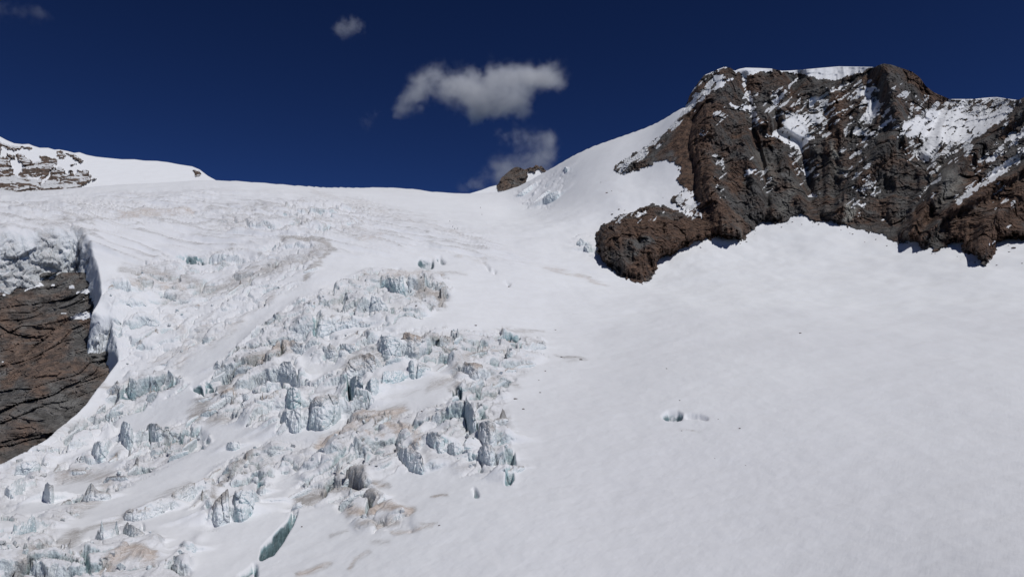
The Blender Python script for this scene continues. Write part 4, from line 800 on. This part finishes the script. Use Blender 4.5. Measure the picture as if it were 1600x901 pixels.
# ---- snow ridge at the far left with its broken rock bands
RID_S = [(-300,170),(-60,196),(-10,212),(0,213.5),(10,219),(22,224),(35,225.5),(45,225),(52,228),(62,231),(75,231),(85,234),(92,233.5),(105,236),(116,239),(124,238),(135,242),(150,245),(170,247),(190,249),(210,249),(225,251),(245,251.5),(262,253.5),(280,257),(300,260),(312,265),(325,275),(338,282),(350,300),(365,325)]
RID_B = [(-300,330),(150,322),(300,312),(365,330)]
rm = newmap()
for p in [[(-300,190),(0,222),(8,224),(20,229),(35,228),(32,233),(22,235),(8,230),(0,230),(0,300),(-300,310)],[(0,246),(12,246),(18,262),(28,275),(38,262),(50,256),(62,252),(70,256),(80,258),(86,262),(96,262),(104,274),(112,266),(118,274),(122,266),(130,268),(136,266),(142,276),(140,284),(128,292),(110,296),(70,304),(0,315)],
 [(62,244),(70,243),(80,246),(90,250),(91,256),(84,258),(74,257),(66,252)],[(88,237),(95,236),(102,241),(100,248),(93,248),(90,243)],[(104,240),(114,240),(118,245),(128,248),(126,252),(116,248)],[(24,242),(32,240),(40,246),(50,250),(46,258),(38,260),(32,252)],
 [(121,252),(130,251),(124,256)],[(143,280),(152,279),(150,282)],[(300,266),(305,264),(311,270),(313,276),(307,276)],[(36,230),(48,230),(50,233),(38,232)],[(108,258),(118,256),(116,259)],[(12,240),(22,244),(24,250),(14,248)]]: fill(p, rm)
for p in [[(16,246),(20,252),(27,270),(30,278),(26,278),(18,262),(14,250)],[(66,282),(78,268),(84,262),(86,264),(72,284),(62,290)],[(44,278),(56,276),(66,272),(60,282),(46,280)]]: rm[fill(p) > 0] = 0
VV, FF, A, rk = far_sheet('ridge', '', -290, 366, 1.3, RID_B, RID_S, lambda u, v: 1500+.25*(u+50)-(v-250)*3.0, 80, .75, rm, .55, None)
v_, f_, a_ = submesh(VV, FF, A, ~rk)
ridge = link('snow_ridge', mesh_np('snow_ridge', v_, f_, {k: a_[k] for k in ('ice', 'blue', 'dirt', 'tan', 'dust')}), M_GLACIER); tag(ridge, 'white snow ridge with brown rock bands beyond the glacier crest at far left', kind='structure')
v_, f_, a_ = submesh(VV, FF, A, rk)
link('rock_band', mesh_np('rock_band', v_, f_, {k: a_[k] for k in ('warm', 'pale', 'snow')}), M_ROCK, ridge)
# ---- small rock peak behind the pass
PK_S = [(715,310),(735,302),(752,297),(765,292),(777,289),(780,285),(783,278),(790,272),(797,266),(803,262),(808,260.5),(813,262),(819,265),(823,264),(828,261.5),(833,262),(837,257.5),(840,258.5),(843,261),(845,258.5),(849,262),(852,266),(858,268),(870,272),(890,290)]
PK_B = [(715,335),(890,335)]
rm = newmap()
fill([(777,297),(778,290),(783,278),(790,270),(797,264),(803,255),(815,255),(822,262),(824,274),(820,284),(812,292),(803,295),(790,298)], rm); fill([(822,262),(828,255),(837,250),(846,252),(853,262),(852,269),(845,268),(840,264),(834,268),(828,269)], rm)
VV, FF, A, rk = far_sheet('peak', '', 715, 890, .8, PK_B, PK_S, lambda u, v: 1560-(v-260)*2.2-.02*(u-808)**2*0, 70, .9, rm, .25, None)
v_, f_, a_ = submesh(VV, FF, A, rk)
peak = link('rock_peak', mesh_np('rock_peak', v_, f_, {k: a_[k]-(.4 if k == 'snow' else 0) for k in ('warm', 'pale', 'snow')}, smooth=False), M_ROCK); tag(peak, 'small jagged brown rock peak poking up behind the snowy pass', kind='structure')
v_, f_, a_ = submesh(VV, FF, A, ~rk)
link('snow_apron', mesh_np('snow_apron', v_, f_, {k: a_[k] for k in ('ice', 'blue', 'dirt', 'tan', 'dust')}), M_GLACIER, peak)
# ---- rock outcrop below the ice cliff, lower left
ou = np.arange(-280, 200, 1.4); ov = np.arange(735, 425, -1.4)
OU, OV = np.meshgrid(ou, ov)
out_rho = tps2([(-250,440,640),(0,455,618),(90,440,612),(150,450,585),(178,500,548),(182,560,512),(150,610,480),(100,655,455),(50,690,432),(0,720,415),(-250,440,650),(-250,600,520),(-250,740,440),(60,560,520),(60,500,575),(-100,640,470)])
r0 = out_rho(OU, OV); P = P3(OU, OV, r0)
rel = rock_relief(P*np.array([.55, .55, .55]), 1.25, 31, (.62, .25, .74)); rel = rel-np.median(rel)+6
OREL = newmap()
for pts, w, h in [([(0,640),(90,560),(150,520)], 8, 3),([(0,600),(60,540),(110,500)], 7, -3),([(150,498),(172,510),(165,550)], 10, 3),([(40,690),(120,610)], 8, -2),([(30,470),(140,455)], 8, 2)]: OREL += stroke(pts, w, h, newmap())
P = P3(OU, OV, r0-rel-samp(OREL, OU, OV)+6)
ow = newmap()
for pts, w, s in [([(20,560),(90,520),(60,600)], 30, .8),([(100,500),(60,540),(10,600)], 14, .9),([(0,500),(20,520)], 20, .6),([(130,500),(160,520)], 14, .7)]: stroke(pts, w, s, ow)
osn = newmap()
OP = [[(105,497),(120,490),(136,486),(143,490),(153,495),(140,497),(128,501)],[(100,480),(105,487.5)],[(118,458),(130,452),(138,450),(146,455),(140,458),(128,459)],[(35,458),(48,444),(62,440),(70,446),(50,450)],[(95,489),(104,488),(104,491),(96,491)],[(158,500),(170,496),(172,500),(160,501)],[(108,446),(116,444),(116,450),(108,452)],[(78,447),(84,443),(86,448)],[(0,462),(10,458),(8,463)],[(12,463),(20,462),(18,465)],[(88,477),(93,476),(92,479)],[(126,466),(132,465),(131,468)],[(0,744),(8,740)],[(3,565),(10,562),(8,566)]]
for p in OP:
    if len(p) > 2: fill(p, osn)
OUw = OU+2*noise2(OU*.2, OV*.2, 91); OVw = OV+1.5*noise2(OU*.2, OV*.2, 92)
rk = (samp(osn, OUw, OVw) < .5)
Aou = {'warm': samp(ow, OU, OV).ravel(), 'pale': (OU*0+.05).ravel(), 'snow': (OU*0-.15).ravel()}
FO = grid_faces(len(ov), len(ou)); VO = P.reshape(-1, 3); rf = rk.ravel()[FO].sum(1) >= 2
v_, f_, a_ = submesh(VO, FO, Aou, rf); M_ROCK2 = rock_material('outcrop_rock', .75, (.5, .75, .3), 1.7)
outc = link('rock_outcrop', mesh_np('rock_outcrop', v_, f_, a_, smooth=False), M_ROCK2); tag(outc, 'dark bedded rock outcrop under the ice cliff at the left edge', kind='structure')
z0 = np.zeros(VO.shape[0]); v_, f_, a_ = submesh(VO, FO, {'ice': z0, 'blue': z0, 'dirt': z0, 'tan': z0, 'dust': z0}, ~rf)
link('snow_patch', mesh_np('snow_patch', v_, f_, a_), M_GLACIER, outc)
print('rocks', round(time.time()-T0, 1))
# ------------------------------------------------------------------ ice walls and towers of the icefall
def ground(th, rho):
    """actual height of the glacier sheet"""
    th = np.asarray(th, float); L = np.log(np.asarray(rho, float))
    ci = np.clip(np.interp(th, thc, np.arange(NC)), 0, NC-1.001); li = np.clip(np.interp(L, Lf, np.arange(len(Lf))), 0, len(Lf)-1.001)
    a = ci.astype(int); b = li.astype(int); fx = ci-a; fy = li-b
    return (Zg[a, b]*(1-fx)+Zg[a+1, b]*fx)*(1-fy)+(Zg[a, b+1]*(1-fx)+Zg[a+1, b+1]*fx)*fy
def serac_mesh(T, B, back, blue, dirt, tan, seed, px=1.25, lean=LEAN, rough=.6):
    lenpx = max(np.hypot(*np.diff(np.array(T, float), axis=0).T).sum(), np.hypot(*np.diff(np.array(B, float), axis=0).T).sum())
    n = int(np.clip(lenpx/px, 12, 90)); t_, b_, rb, thb, Ebb, tht, Ett, h = wall_line(T, B, n)
    s = np.linspace(0, 1, n); H = float(h.max()); rt = rb+lean*h
    pb = np.stack([rb*np.sin(thb), rb*np.cos(thb), rb*Ebb], -1); pt = np.stack([rt*np.sin(tht), rt*np.cos(tht), rt*Ett], -1)
    # broken crest: blocks of uneven height
    am = np.concatenate([[0], np.cumsum(np.hypot(*np.diff(pb[:, :2], axis=0).T))]); Lm = am[-1]
    cw_ = max(H*.55, .8)
    f1, f2, cid, ox, _ = worley2(am/cw_, np.full(n, seed*3.3), seed)
    pt[:, 2] += rough*H*(.15*(cid-.6)+.10*ox*(cid-.4))
    e = np.minimum(s, 1-s)/.10; tap = sstep(-.15, 1.25, e+.12*noise2(am/cw_*1.5, am*0, seed+2))
    hp = float(np.median(b_[:, 1]-t_[:, 1])); nf = int(np.clip(hp/px*1.35, 7, 56)); nb = int(np.clip(hp*.6, 6, 22)); nu = 3
    rowsP = []; kind = []
    zlow = ground(thb, rb)
    for k in range(nu): # below the ground line
        q_ = pb.copy(); q_[:, 2] = np.minimum(pb[:, 2], zlow)-(nu-k)*.12*H-.4; rowsP.append(q_); kind.append(0)
    for k in range(nf+1):
        t = k/nf; bul = .10*math.sin(t*math.pi)*H
        q_ = pb*(1-t)+pt*t; q_[:, :2] -= bul*np.stack([np.sin(thb), np.cos(thb)], -1)
        q_[:, 2] = pb[:, 2]+(q_[:, 2]-pb[:, 2])*(.35+.65*tap)-(1-tap)*.25*H
        rowsP.append(q_); kind.append(t)
    crest = rowsP[-1]; zc = crest[:, 2]; rc = np.hypot(crest[:, 0], crest[:, 1]); thk = np.arctan2(crest[:, 0], crest[:, 1]); g0 = ground(thk, rc)
    Lb = back*np.maximum(h, .35*H)
    for k in range(1, nb+1):
        b = k/nb; r_ = rc+Lb*b; g = ground(thk, r_)
        zz = g+(zc-g0)*(1-b)**1.25*(1-.1*np.sin(b*9+am/cw_))-1.2*b
        zz = np.minimum(zz, np.maximum(zc+.35*(r_-rc), g-.6*b)) if back < 1.7 else zz
        rowsP.append(np.stack([r_*np.sin(thk), r_*np.cos(thk), zz], -1)); kind.append(1+b)
    P = np.array(rowsP); K = np.repeat(np.array(kind)[:, None], n, 1); nr = len(P)
    # fracture facets, columns, cracks
    x, y, z = P[..., 0], P[..., 1], P[..., 2]; A = np.repeat(am[None], nr, 0); C = z-pb[None, :, 2]
    jx = .35*noise3(x/H*1.2, y/H*1.2, z/H*1.2, seed); jy = .35*noise3(x/H*1.2, y/H*1.2, z/H*1.2, seed+1)
    d = 0
    for (wa, wc, am_, st, ck) in ((.62, 1.0, .15, .13, .06), (.27, .42, .065, .055, .03), (.11, .16, .025, .022, .008)):
        f1, f2, cid, ox, oy = worley2(A/(H*wa)+jx, C/(H*wc)+jy, seed+int(wa*100))
        d = d+am_*(ox*(1.2-2*cid)+oy*(cid-.1))+st*(cid-.5)-ck*(1-sstep(0, .12, f2-f1))
    d = d+.10*ridge3(x/H*2.2, y/H*2.2, z/H*1.1, 3, seed+5)+.06*fbm3(x/H*6, y/H*6, z/H*5, 2, seed+6)
    front = sstep(-.001, .08, K)*np.clip(1.25-K, 0, 1)*1.0
    front = np.where(K <= 1, sstep(-.05, .15, K), np.clip(1-(K-1)*2.2, 0, 1))
    d = d*H*rough*front
    dx, dy = -np.sin(thb)[None], -np.cos(thb)[None]
    P[..., 0] += d*dx; P[..., 1] += d*dy; P[..., 2] += np.where(K > 1, .10*H*rough*noise3(x/H*2.5, y/H*2.5, z/H, seed+8)*(1-(K-1)), .12*d)
    # end curtains so the block is closed
    def curtain(col, sgn):
        q_ = P[:, col].copy(); g = ground(np.arctan2(q_[:, 0], q_[:, 1]), np.hypot(q_[:, 0], q_[:, 1])); q_[:, 2] = np.minimum(q_[:, 2], np.minimum(g, pb[col, 2]))-.5
        q_[:, 0] += sgn*.06*H; return q_[:, None]
    P = np.concatenate([curtain(0, -1), P, curtain(-1, 1)], 1); K = np.concatenate([K[:, :1], K, K[:, -1:]], 1)
    V = P.reshape(-1, 3); F = grid_faces(nr, n+2); k = K.ravel()
    nz_ = noise3(V[:, 0]/H*1.5, V[:, 1]/H*1.5, V[:, 2]/H*1.5, seed+9)
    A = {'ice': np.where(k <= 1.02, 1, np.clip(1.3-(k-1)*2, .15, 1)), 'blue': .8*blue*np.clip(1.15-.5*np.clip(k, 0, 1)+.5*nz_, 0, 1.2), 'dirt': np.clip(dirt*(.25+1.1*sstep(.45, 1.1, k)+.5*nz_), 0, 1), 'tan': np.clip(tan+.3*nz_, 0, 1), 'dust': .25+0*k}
    c = V.mean(0); base = np.array([c[0], c[1], float(pb[:, 2].min())])
    return V-base, F, A, base
M_SERAC = M_GLACIER
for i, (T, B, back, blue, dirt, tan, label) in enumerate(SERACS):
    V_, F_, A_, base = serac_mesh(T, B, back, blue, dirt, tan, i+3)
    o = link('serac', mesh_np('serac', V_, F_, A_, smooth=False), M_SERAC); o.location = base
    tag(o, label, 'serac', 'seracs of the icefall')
print('seracs', round(time.time()-T0, 1))
# smaller broken ridges between them
for cnt, (T, B, back, blue, dirt, tan) in enumerate(RIDGES):
    V_, F_, A_, base = serac_mesh(T, B, back, blue, dirt, tan, 100+cnt, px=1.5)
    o = link('ice_ridge', mesh_np('ice_ridge', V_, F_, A_, smooth=False), M_SERAC); o.location = base
    tag(o, 'low broken ice ridge among the jumbled ice of the icefall', 'ice ridge', 'low ice ridges between the seracs')
print('ridges', round(time.time()-T0, 1))
# loose ice blocks: convex chunks sharing a few meshes
import bmesh
def chunk(name, seed, flat=1.0, npts=16):
    r = np.random.default_rng(seed); bm = bmesh.new()
    for _ in range(npts):
        p = r.normal(size=3); p /= np.abs(p).max()**.6*np.linalg.norm(p)**.4
        bm.verts.new((p[0]*r.uniform(.7, 1), p[1]*r.uniform(.6, .9), p[2]*flat*r.uniform(.6, .9)))
    res = bmesh.ops.convex_hull(bm, input=bm.verts); bmesh.ops.delete(bm, geom=[g for g in res['geom_interior'] if isinstance(g, bmesh.types.BMVert)], context='VERTS')
    me = bpy.data.meshes.new(name); bm.to_mesh(me); bm.free()
    for a, v in (('ice', 1), ('blue', r.uniform(0, .5)), ('dirt', r.uniform(.05, .5)), ('tan', r.uniform(0, .6)), ('dust', .2)):
        at = me.attributes.new(a, 'FLOAT', 'POINT'); at.data.foreach_set('value', np.full(len(me.vertices), v, np.float32))
    return me
def drop(name, me, mat, u, v, size_px, rz, sink=.25, tilt=(0, 0)):
    rho = float(hit(np.array([u]), np.array([v]))[0]); th, _ = uv2dir(u, v); g = float(ground(th, rho)); s = size_px/FPX*rho*.5
    if not me.materials: me.materials.append(mat)
    o = bpy.data.objects.new(name, me); COL.objects.link(o)
    o.location = (rho*math.sin(th), rho*math.cos(th), g+s*(.55-sink)); o.scale = (s, s, s); o.rotation_euler = (tilt[0], tilt[1], rz)
    return o
rr_ = np.random.default_rng(33); CH = [chunk('ice_block', 40+i) for i in range(9)]; cnt = 0
while cnt < 230:
    u, v = rr_.uniform(0, 850), rr_.uniform(395, 898)
    R = samp(ROUGH, np.array([u]), np.array([v]))[0]
    if R < .4 or rr_.random() > R: continue
    o = drop('ice_block', CH[cnt % 9], M_SERAC, u, v, rr_.uniform(3.5, 9.5)*(.6+.8*(v-395)/500), rr_.uniform(0, 6.28), .3, (rr_.uniform(-.4, .4), rr_.uniform(-.4, .4)))
    tag(o, 'loose angular ice block lying among the jumbled ice of the icefall', 'ice block', 'loose ice blocks in the icefall'); cnt += 1
# dark stones on the snow; right of the icefall they imitate melt holes
M_STONE = rock_material('stone', .4, gain=2.2)
ST = [chunk('stone', 80+i, .6, 14) for i in range(5)]
for me in ST:
    for a, v in (('warm', .3), ('pale', 0), ('snow', -.6)):
        at = me.attributes.new(a, 'FLOAT', 'POINT'); at.data.foreach_set('value', np.full(len(me.vertices), v, np.float32))
STONES = [(948,302,6,'larger brown stone of a pair on the snow slope left of the mountain'),(956,299,3.5,'small brown stone right of a larger one on the slope left of the mountain'),(939,285,2.5,'tiny stone alone on the upper snow slope left of the mountain'),
 (967,330,5,'dark stone on the snow above the left shoulder of the brown rock buttress'),(957,337,6,'flat dark stone nearest the left shoulder of the brown rock buttress'),(976,331,3.5,'small dark stone touching the top of the brown rock buttress'),(1036,308,2.5,'tiny stone on the snow tongue between buttress and mountain'),
 (1095,386,3,'small stone on the snow just under the foot of the brown rock buttress'),(1010,441,3.5,'dark stone at the lowest tip of the brown rock buttress'),(1166,379,4,'dark stone at the foot of the mountain above the snow basin'),(1279,350,5,'flat stone at the foot of the mountain beside the pale rock'),(1597,411,4,'dark stone on the snow at the far right below the mountain'),(1584,387,9,'long dark stone slab on the snow at the far right edge'),(1577,392,4,'dark stone left of the long slab at the far right'),
 (1062,633-7,4,'small dark stone on the open snowfield above the blue crevasse hole'),(1250,523,6,'dark flat stone on the open snowfield below the basin'),(1042,576,4,'dark stone on the open snowfield left of centre'),(1156,670,5,'dark stone at the end of the crack right of the blue crevasse hole'),(1065,672,3,'small brown stone below the blue crevasse hole'),(1117,716,2.5,'tiny dark stone low on the open snowfield, left one'),(1165,726,2.5,'tiny dark stone low on the open snowfield, right one'),
 (650,494,6,'dark stone on the smooth snow above the central icefall'),(743,510,6,'flat dark chunk as melt hole on the smooth snow right of the central icefall'),(877,557,6,'dark chunk as melt hole beside the right edge of the icefall'),(907,562,7,'flat dark chunk as melt hole right of the icefall edge, outermost'),(852,580,5,'dark chunk as melt hole right of the icefall, upper of a small cluster'),(842,594,4,'dark chunk as melt hole right of the icefall, lower of a small cluster'),(818,639,7,'flat dark chunk as melt hole on snow at the right edge of the icefall'),(806,622,8,'wedge shaped chunk as melt hole on snow at the right edge of the icefall'),(844,612,5,'small dark chunk as melt hole just off the right edge of the icefall'),
 (686,821,6,'dark stone on the snow under the lower tan patch'),(472,822,5,'dark upright stone near the long teal crevasse'),(659,658,5,'dark upright stone on the snow dome of the icefall'),(588,742,6,'dark upright stone on snow in the lower icefall'),(795,443,6,'dark stone on the smooth slope above the snowfield'),(868,514,4,'dark stone on smooth snow below the brown buttress'),(1122,655,3,'small dark fleck of stone along the crack of the blue crevasse hole')]
for i, (u, v, s, lab) in enumerate(STONES):
    o = drop('stone', ST[i % 5], M_STONE, u, v, s*.8, i*1.7, .4); tag(o, lab, 'stone', 'stones lying on the snow')
    o.scale = (o.scale[0]*1.25, o.scale[1], o.scale[2]*.8)
# fallen stones along the foot of the mountain
foot = spread([(1030,405),(1056,398),(1085,382),(1112,380),(1150,380),(1168,374),(1190,350),(1240,345),(1300,352),(1340,366),(1400,384),(1436,394),(1462,396),(1500,398),(1530,414),(1556,404),(1575,382)], 60)
for i, (u, v) in enumerate(foot):
    if rr_.random() < .35: continue
    o = drop('fallen_stone', ST[i % 5], M_STONE, u+rr_.uniform(-6, 6), v+abs(rr_.normal())*3.5, rr_.uniform(1.2, 3.6), rr_.uniform(0, 6), .35)
    tag(o, 'small fallen stone on the snow along the foot of the rock mountain', 'stone', 'fallen stones at the foot of the mountain')
# ------------------------------------------------------------------ climbers crossing below the pass
def person_mesh(name, stride, arm):
    """one continuous figure, skinned from a skeleton, 1.78 m tall"""
    pts = [(0,0,.95),(0,.02,1.18),(0,.04,1.42),(0,.06,1.53),(0,.08,1.66),(0,.08,1.78),
           (.10,0,.90),(.12,stride*.5+.06,.50),(.12,stride*.55,.09),(.12,stride*.55+.16,.03),(-.10,0,.90),(-.12,-stride*.35+.04,.50),(-.12,-stride*.8,.12),(-.12,-stride*.8+.16,.06),
           (.19,.03,1.43),(.26,-.05+arm,1.18),(.25,.18+arm,1.02),(-.19,.03,1.43),(-.26,.02-arm,1.18),(-.25,.24-arm,1.04)]
    ed = [(0,1),(1,2),(2,3),(3,4),(4,5),(0,6),(6,7),(7,8),(8,9),(0,10),(10,11),(11,12),(12,13),(2,14),(14,15),(15,16),(2,17),(17,18),(18,19)]
    rad = [.15,.15,.17,.065,.105,.07,.11,.075,.055,.05,.11,.075,.055,.05,.075,.055,.042,.075,.055,.042]
    me = bpy.data.meshes.new(name); me.from_pydata(pts, ed, []); o = bpy.data.objects.new(name, me); COL.objects.link(o)
    md = o.modifiers.new('skin', 'SKIN')
    for i, r in enumerate(rad): me.skin_vertices[0].data[i].radius = (r, r)
    me.skin_vertices[0].data[0].use_root = True
    sb = o.modifiers.new('sub', 'SUBSURF'); sb.levels = 1; sb.render_levels = 1
    dg = bpy.context.evaluated_depsgraph_get(); out = bpy.data.meshes.new_from_object(o.evaluated_get(dg)); bpy.data.objects.remove(o)
    for p in out.polygons: p.use_smooth = True
    return out
def cloth(name, c):
    k = NT(name); n = k.noise(k.pos(), 8, 3); return k.done(k.mix(n, c, tuple(x*.6 for x in c)), .85)
M_DARK = cloth('dark_clothing', (.03, .032, .04)); M_NAVY = cloth('navy_clothing', (.03, .04, .07)); M_PACK = cloth('rucksack_cloth', (.08, .03, .03))
def box_mesh(name, sx, sy, sz, cz, cy):
    bm = bmesh.new(); bmesh.ops.create_cube(bm, size=1)
    for v in bm.verts: v.co = (v.co.x*sx*(.85 if v.co.z > 0 else 1), v.co.y*sy+cy, v.co.z*sz+cz)
    bmesh.ops.bevel(bm, geom=bm.edges[:], offset=.05, segments=2, affect='EDGES'); me = bpy.data.meshes.new(name); bm.to_mesh(me); bm.free(); return me
def pole_mesh(name):
    bm = bmesh.new(); bmesh.ops.create_cone(bm, segments=8, radius1=.012, radius2=.016, depth=1.15, cap_ends=True)
    for v in bm.verts: v.co.z += .575
    me = bpy.data.meshes.new(name); bm.to_mesh(me); bm.free(); return me
PEOPLE = [(702.8, 347.6, .42, .10, M_DARK, 2.6, 'uppermost climber of the rope team below the pass, dark clothing, a little apart'), (707.4, 355.6, .36, -.06, M_NAVY, 2.2, 'climber of the lower trio below the pass, leftmost of the three, dark clothing'), (710.4, 357.0, .45, .08, M_DARK, 2.5, 'climber of the lower trio below the pass, middle of the three, dark clothing'), (715.2, 357.6, .38, -.10, M_NAVY, 2.3, 'climber of the lower trio below the pass, rightmost of the three, dark clothing'), (750.7, 325.0, .30, .05, M_DARK, 2.9, 'distant climber just under the pass, upper of the two, dark clothing'), (753, 337.4, .4, -.05, M_NAVY, 2.8, 'distant climber just under the pass, lower of the two, dark clothing')]
for i, (u, v, st, ar, mat, rz, lab) in enumerate(PEOPLE):
    rho = float(hit(np.array([u]), np.array([v]))[0]); th, _ = uv2dir(u, v); g = float(ground(th, rho))
    o = link('person', person_mesh('person', st, ar), mat); o.location = (rho*math.sin(th), rho*math.cos(th), g-.03); o.rotation_euler = (0, 0, rz)
    k = rho/815*1.0
    tag(o, lab, 'person', 'climbers below the pass')
    link('rucksack', box_mesh('rucksack', .32, .20, .52, 1.25, -.20), M_PACK, o)
    p = link('trekking_pole', pole_mesh('trekking_pole'), M_STONE if False else M_DARK, o); p.location = (.27, .42+ar, .0); p.rotation_euler = (.22, 0, 0)
print('small things', round(time.time()-T0, 1))
# ------------------------------------------------------------------ clouds
def cloud(name, label, lobes, D, depth, dens, scale, thr, seed):
    """a box of vapour; lobes = (u, v, radius_u px, radius_v px, weight) set the body, noise frays it"""
    k = NT(name); tc = k.n('ShaderNodeTexCoord'); px = D/FPX
    us = [l[0]-l[2]*1.5 for l in lobes]+[l[0]+l[2]*1.5 for l in lobes]; vs = [l[1]-l[3]*1.5 for l in lobes]+[l[1]+l[3]*1.5 for l in lobes]
    uc, vc = (min(us)+max(us))/2, (min(vs)+max(vs))/2; c = P3(uc, vc, D); hx = (max(us)-min(us))/2*px; hz = (max(vs)-min(vs))/2*px
    pos = tc.outputs['Object']; body = None
    nv = k.n('ShaderNodeTexNoise'); k.l(pos, nv.inputs['Vector']); nv.inputs['Scale'].default_value = scale*.45; nv.inputs['Detail'].default_value = 3
    wv = k.n('ShaderNodeVectorMath', operation='MULTIPLY_ADD'); k.l(nv.outputs['Color'], wv.inputs[0]); wv.inputs[1].default_value = (hz*1.1,)*3; wv.inputs[2].default_value = (-hz*.55,)*3
    ad = k.n('ShaderNodeVectorMath', operation='ADD'); k.l(pos, ad.inputs[0]); k.l(wv.outputs[0], ad.inputs[1])
    for (u, v, ru, rv, w) in lobes:
        m = k.n('ShaderNodeMapping', vector_type='POINT'); k.l(ad.outputs[0], m.inputs[0])
        s = (1/(ru*px), 1/(depth*.5), 1/(rv*px)); m.inputs['Scale'].default_value = s
        m.inputs['Location'].default_value = (-(u-uc)*px*s[0], 0, (v-vc)*px*s[2])
        ln = k.n('ShaderNodeVectorMath', operation='LENGTH'); k.l(m.outputs[0], ln.inputs[0])
        f = k.math('MULTIPLY', k.math('SUBTRACT', 1.0, k.ramp(ln.outputs['Value'], .0, 1.35)), w)
        body = f if body is None else k.math('ADD', body, k.math('MULTIPLY', f, k.math('SUBTRACT', 1.0, body)))
    n = k.noise(pos, scale, 6, .62, .6); n2 = k.noise(pos, scale*3.1, 4, .6)
    d = k.math('SUBTRACT', k.math('ADD', k.math('MULTIPLY', body, .85), k.math('ADD', k.math('MULTIPLY', k.math('SUBTRACT', n, .5), 2.0), k.math('MULTIPLY', k.math('SUBTRACT', n2, .5), 1.3))), thr)
    d = k.math('MULTIPLY', d, k.ramp(body, .02, 1.0))
    d = k.math('MULTIPLY', k.math('MAXIMUM', d, 0.0), dens)
    pv = k.n('ShaderNodeVolumePrincipled'); pv.inputs['Color'].default_value = (.94, .94, .95, 1); pv.inputs['Anisotropy'].default_value = .1; k.l(d, pv.inputs['Density'])
    out = k.n('ShaderNodeOutputMaterial'); k.l(pv.outputs[0], out.inputs['Volume'])
    bm = bmesh.new(); bmesh.ops.create_icosphere(bm, subdivisions=3, radius=1.0)
    for q in bm.verts:
        p = q.co; f = 1/max(.72, max(abs(p.x), abs(p.y), abs(p.z)))       # a rounded box that wholly holds the vapour
        q.co = (p.x*f*hx*1.12, p.y*f*depth*.75, p.z*f*hz*1.12)
    me = bpy.data.meshes.new(name); bm.to_mesh(me); bm.free(); o = link(name, me, k.m); o.location = c
    o.rotation_euler = (0, 0, -math.atan2(c[0], c[1])); tag(o, label, 'cloud', 'thin clouds in the dark blue sky')
    return o
cloud('cloud', 'largest grey white cloud with ragged edges in the middle of the sky', [(700,132,48,30,.75),(745,150,60,36,1.0),(795,125,52,36,1.15),(856,120,54,28,1.05),(800,160,50,24,.95),(765,172,28,18,.8),(645,145,34,32,.72),(620,162,26,14,.6),(660,118,26,16,.55)], 4200, 420, .026, .0066, .31, 1)
cloud('cloud', 'wispy cloud just above the small rock peak, lower right of the largest cloud', [(820,212,42,24,.72),(860,218,26,34,.68),(842,248,40,26,.80),(795,262,40,22,.72),(750,284,40,16,.66),(830,275,50,22,.72),(780,222,26,12,.55)], 3600, 320, .015, .0085, .28, 2)
cloud('cloud', 'small faint cloud puff near the top, left of the largest cloud', [(546,44,30,20,.80),(556,36,16,16,.72),(534,50,18,14,.66)], 4400, 200, .010, .012, .30, 3)
cloud('cloud', 'faint cloud veil in the top left corner of the sky', [(15,10,50,20,.62),(-30,20,60,26,.66),(45,2,24,12,.5)], 4400, 240, .006, .008, .42, 4)
cloud('cloud', 'barely visible wisp of cloud lower left of the largest cloud', [(575,190,20,18,.66),(590,176,18,12,.6)], 4200, 140, .006, .012, .36, 5)
SC.cycles.volume_step_rate = 1.0; SC.cycles.volume_max_steps = 256
print('all', round(time.time()-T0, 1))
